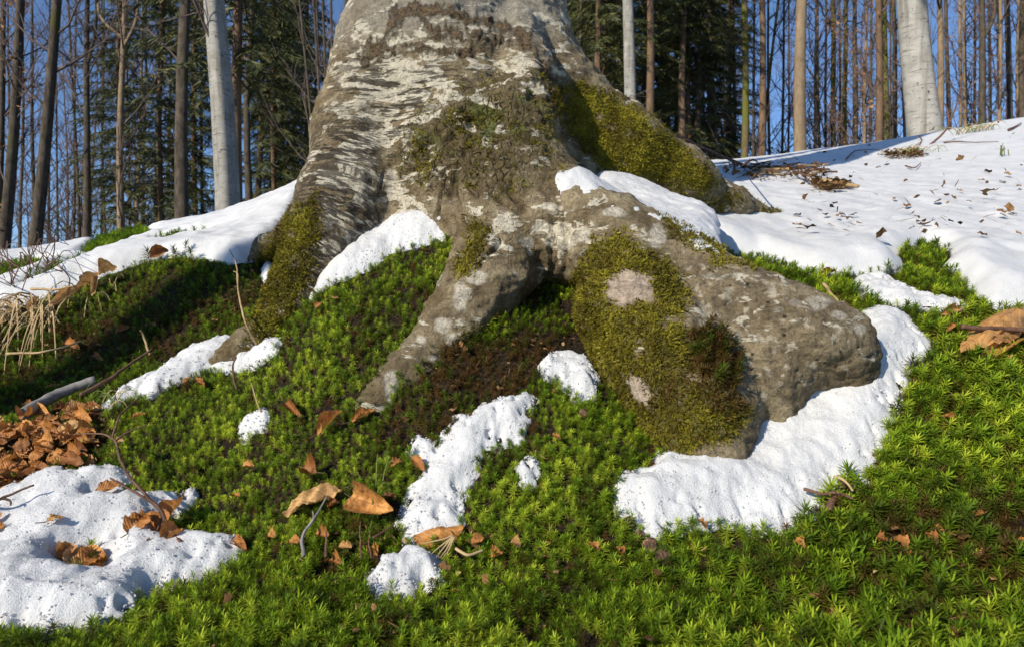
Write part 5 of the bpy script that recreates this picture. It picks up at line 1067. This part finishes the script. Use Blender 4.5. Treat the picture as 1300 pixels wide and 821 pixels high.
def near_of(u): return min(ANCH, key=lambda q: abs(q[0]-u))[1]
def T(ub, ut, w, kind, side, lab=None, grp=None, **kw):
    nm = TL[kind]+' near '+near_of(ub); g = grp if lab else nm+' group'
    forest_tree(ub, ut, w, M['dark' if kind == 'slim' else kind], lab or nm, g, **kw)
# left of the old beech
T(-6, 4, 12, 'dark', 'L', nb=10); T(-4, 26, 16, 'dark', 'L', 'dark trunk leaning inward at the end of the leafy bank', leaves=2, z_br=1.5, nb=14, Lb=1.2); T(28, 74, 17, 'dark', 'L', 'strongly leaning dark trunk with a warm lit side')
T(44, 40, 6, 'slim', 'L', nb=26, z_br=2); T(24, 30, 5, 'slim', 'L', nb=26, z_br=2); T(108, 111, 11, 'dark', 'L', 'dark trunk that forks into two straight stems', fork=[(85, 123)], nb=14); T(106, 86, 5, 'slim', 'L', bend=.1, nb=22, z_br=3)
T(150, 157, 11, 'tan', 'L', 'forked pale limbed trunk before the dark spruce', fork=[(50, 124), (60, 174)], nb=18, z_br=4); T(166, 183, 6, 'tan', 'L', 'slim pale stem beside the forked pale limbed trunk', nb=24, z_br=3.5); T(188, 208, 8, 'dark', 'L', nb=14)
T(228, 236, 19, 'dark', 'L', 'straight thick dark trunk beside the pale fluted beech', nb=8); T(292, 271, 30, 'beech', 'L', 'large pale beech trunk with a fluted shaded side', flute=.13, seed=101, nb=8); T(272, 280, 9, 'brown', 'L', 'brown trunk hidden at the foot of the large pale beech', nb=5)
T(300, 302, 17, 'brown', 'L', 'broad brown trunk close behind the large pale beech', crown='spruce'); T(311, 319, 11, 'dark', 'L', nb=8); T(321, 336, 9, 'brown', 'L', 'slim reddish leaning trunk near the large pale beech', crown='spruce', z_br=9); T(352, 354, 6, 'brown', 'L', crown='spruce', z_br=5); T(370, 374, 7, 'brown', 'L', crown='spruce', z_br=5); T(426, 440, 10, 'dark', 'L', 'dark trunk half hidden by the old beech', nb=10)
for k, (a, b) in enumerate([(420, 398), (424, 410), (416, 380), (428, 420), (412, 402)]): T(a, b, 3, 'slim', 'L', 'thin pale shoot of the fan beside the old beech trunk', grp='fan of thin shoots', nb=14, z_br=2, Lb=1.2, Y=9+k*.6)
for a, b, w in [(60, 63, 4), (75, 70, 3), (92, 96, 4), (135, 128, 4), (168, 160, 4), (178, 186, 5), (205, 200, 4), (213, 216, 5), (250, 246, 4), (258, 255, 5), (340, 346, 4), (362, 358, 4), (385, 390, 5), (398, 402, 4), (14, 10, 4), (126, 132, 4), (245, 250, 4)]: T(a, b, w, 'slim', 'L', nb=34, z_br=1.6, Lb=2.4, sub=7)
# right of the old beech
T(729, 728, 6, 'green', 'R', crown='spruce', z_br=7); T(746, 747, 8, 'green', 'R', crown='spruce', z_br=7); T(757, 759, 12, 'brown', 'R', crown='spruce', z_br=7); T(806, 796, 18, 'beech', 'R', 'slim pale beech trunk leaning behind the mossy root', nb=8); T(827, 824, 13, 'brown', 'R', 'reddish conifer trunk next to the slim pale beech', crown='spruce', z_br=9)
T(858, 858, 7, 'green', 'R', crown='spruce', z_br=7); T(868, 868, 11, 'brown', 'R', crown='spruce', z_br=8); T(884, 885, 10, 'dark', 'R', crown='spruce', z_br=8); T(911, 898, 8, 'dark', 'R', 'curved dark stem where the conifers end', bend=.15, nb=12); T(932, 932, 6, 'dark', 'R', nb=12)
T(942, 947, 11, 'green', 'R', 'bright green mossy trunk beside a brown one', nb=10); T(968, 968, 11, 'brown', 'R', nb=8); T(948, 988, 5, 'green', 'R', 'leaning thin mossy stem crossing a brown trunk', nb=10); T(1015, 1019, 17, 'tan', 'R', 'straight tan trunk standing clear at the snow rim', nb=8)
T(1061, 1057, 8, 'green', 'R', nb=12); T(1074, 1073, 8, 'green', 'R', nb=12); T(1085, 1086, 8, 'dark', 'R', nb=10); T(1115, 1116, 11, 'brown', 'R', nb=8); T(1125, 1124, 9, 'green', 'R', 'mossy stub trunk beside the forked dark stem', nb=6); T(1140, 1134, 8, 'dark', 'R', 'forked dark stem beside the large grey beech', fork=[(40, 1146), (45, 1120)], nb=12)
T(1179, 1169, 37, 'beech', 'R', 'large smooth grey beech trunk at the rim of the snow field', nb=8); T(1196, 1192, 10, 'tan', 'R', 'tan trunk tucked against the large grey beech', nb=8); T(1210, 1201, 7, 'dark', 'R', nb=10); T(1248, 1246, 10, 'dark', 'R', nb=12, fork=[(50, 1262)]); T(1288, 1278, 9, 'dark', 'R', nb=10); T(1302, 1298, 9, 'dark', 'R', nb=8)
for a, b, w in [(715, 716, 4), (738, 738, 4), (770, 771, 5), (782, 780, 4), (842, 845, 5), (850, 848, 4), (895, 893, 4), (920, 925, 4), (955, 958, 4), (978, 975, 4), (990, 996, 4), (1000, 1002, 3), (1035, 1036, 5), (1042, 1038, 4), (1050, 1048, 4), (1068, 1066, 4), (1096, 1100, 5), (1104, 1106, 4), (1132, 1130, 3), (1150, 1146, 4), (1216, 1220, 5), (1228, 1224, 6), (1236, 1238, 4), (1258, 1256, 5), (1266, 1270, 6), (1274, 1266, 4), (1296, 1292, 5)]: T(a, b, w, 'slim' if w < 5 else 'tan', 'R', nb=26, z_br=1.8, Lb=2.2, sub=7, leaves=2 if 1020 < a < 1110 else (1 if a > 1200 else 0), Y=tr.uniform(22, 34))
# low-branched spruces that fill the gaps
for (u_, Y_, zc) in [(150, 27, 5.5), (205, 24, 5.5), (248, 28, 5.5), (345, 25, 5.5), (390, 28, 6.0), (715, 24, 1.0), (735, 27, 1.0), (765, 23, 1.5), (785, 28, 1.0), (815, 25, 1.0), (845, 27, 1.2), (875, 24, 1.5), (900, 29, 2.5), (925, 30, 3.5)]:
    L_ = u_ < 600
    forest_tree(u_, u_+tr.uniform(-4, 4), 8, M['brown'], 'dark green low branched spruce near '+near_of(u_), 'spruces close to '+near_of(u_), Y=Y_, crown='spruce', z_br=zc, name='spruce_tree', hgt=zc+13)
# the far wood as one mass of stems and twigs
fb = Bag(); fr = np.random.default_rng(77); vars_ = []
for k in range(6):
    b, _ = bare_crown(lambda z: np.array([.15*math.sin(z*.5+k), .1*math.sin(z*.4+k), z]), lambda z: .09*(1-z/16)+.004, 2.0, 14, 30, 2.6, 300+k, sub=6, sub2=1, thin=1.2); V, Q = tube_np(np.array([[.15*math.sin(z*.5+k), .1*math.sin(z*.4+k), z] for z in np.linspace(-.5, 16, 9)]), np.linspace(.10, .01, 9), 5); b.add(V, Q); vars_.append((np.concatenate(b.V), np.concatenate(b.Q)))
for k in range(85):
    a = fr.uniform(-.80, .80); Y_ = fr.uniform(34, 58); x = a*Y_; zg = float(Hq([[x, Y_]])[0]); V, Q = vars_[fr.integers(0, 6)]; th = fr.uniform(0, 6.28); c, s_ = math.cos(th), math.sin(th); sc = fr.uniform(.8, 1.25); R = np.array([[c, -s_, 0], [s_, c, 0], [0, 0, 1]])*sc
    fb.add(V @ R.T+np.array([x, Y_, zg]), Q)
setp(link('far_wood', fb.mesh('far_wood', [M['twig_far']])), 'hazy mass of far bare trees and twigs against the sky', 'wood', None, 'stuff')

# a neighbouring beech beside the photographer, whose trunk shades the bank
X_, Y_ = -2.96, -1.07
o = forest_tree(650, 650, 15, M['beech'], 'grey beech trunk standing beside the place where the photographer stood', None, Y=8.0, nb=8, z_br=6, hgt=14, seed=4242)
o.location = (X_, Y_, float(Hq([[X_, Y_]])[0]))
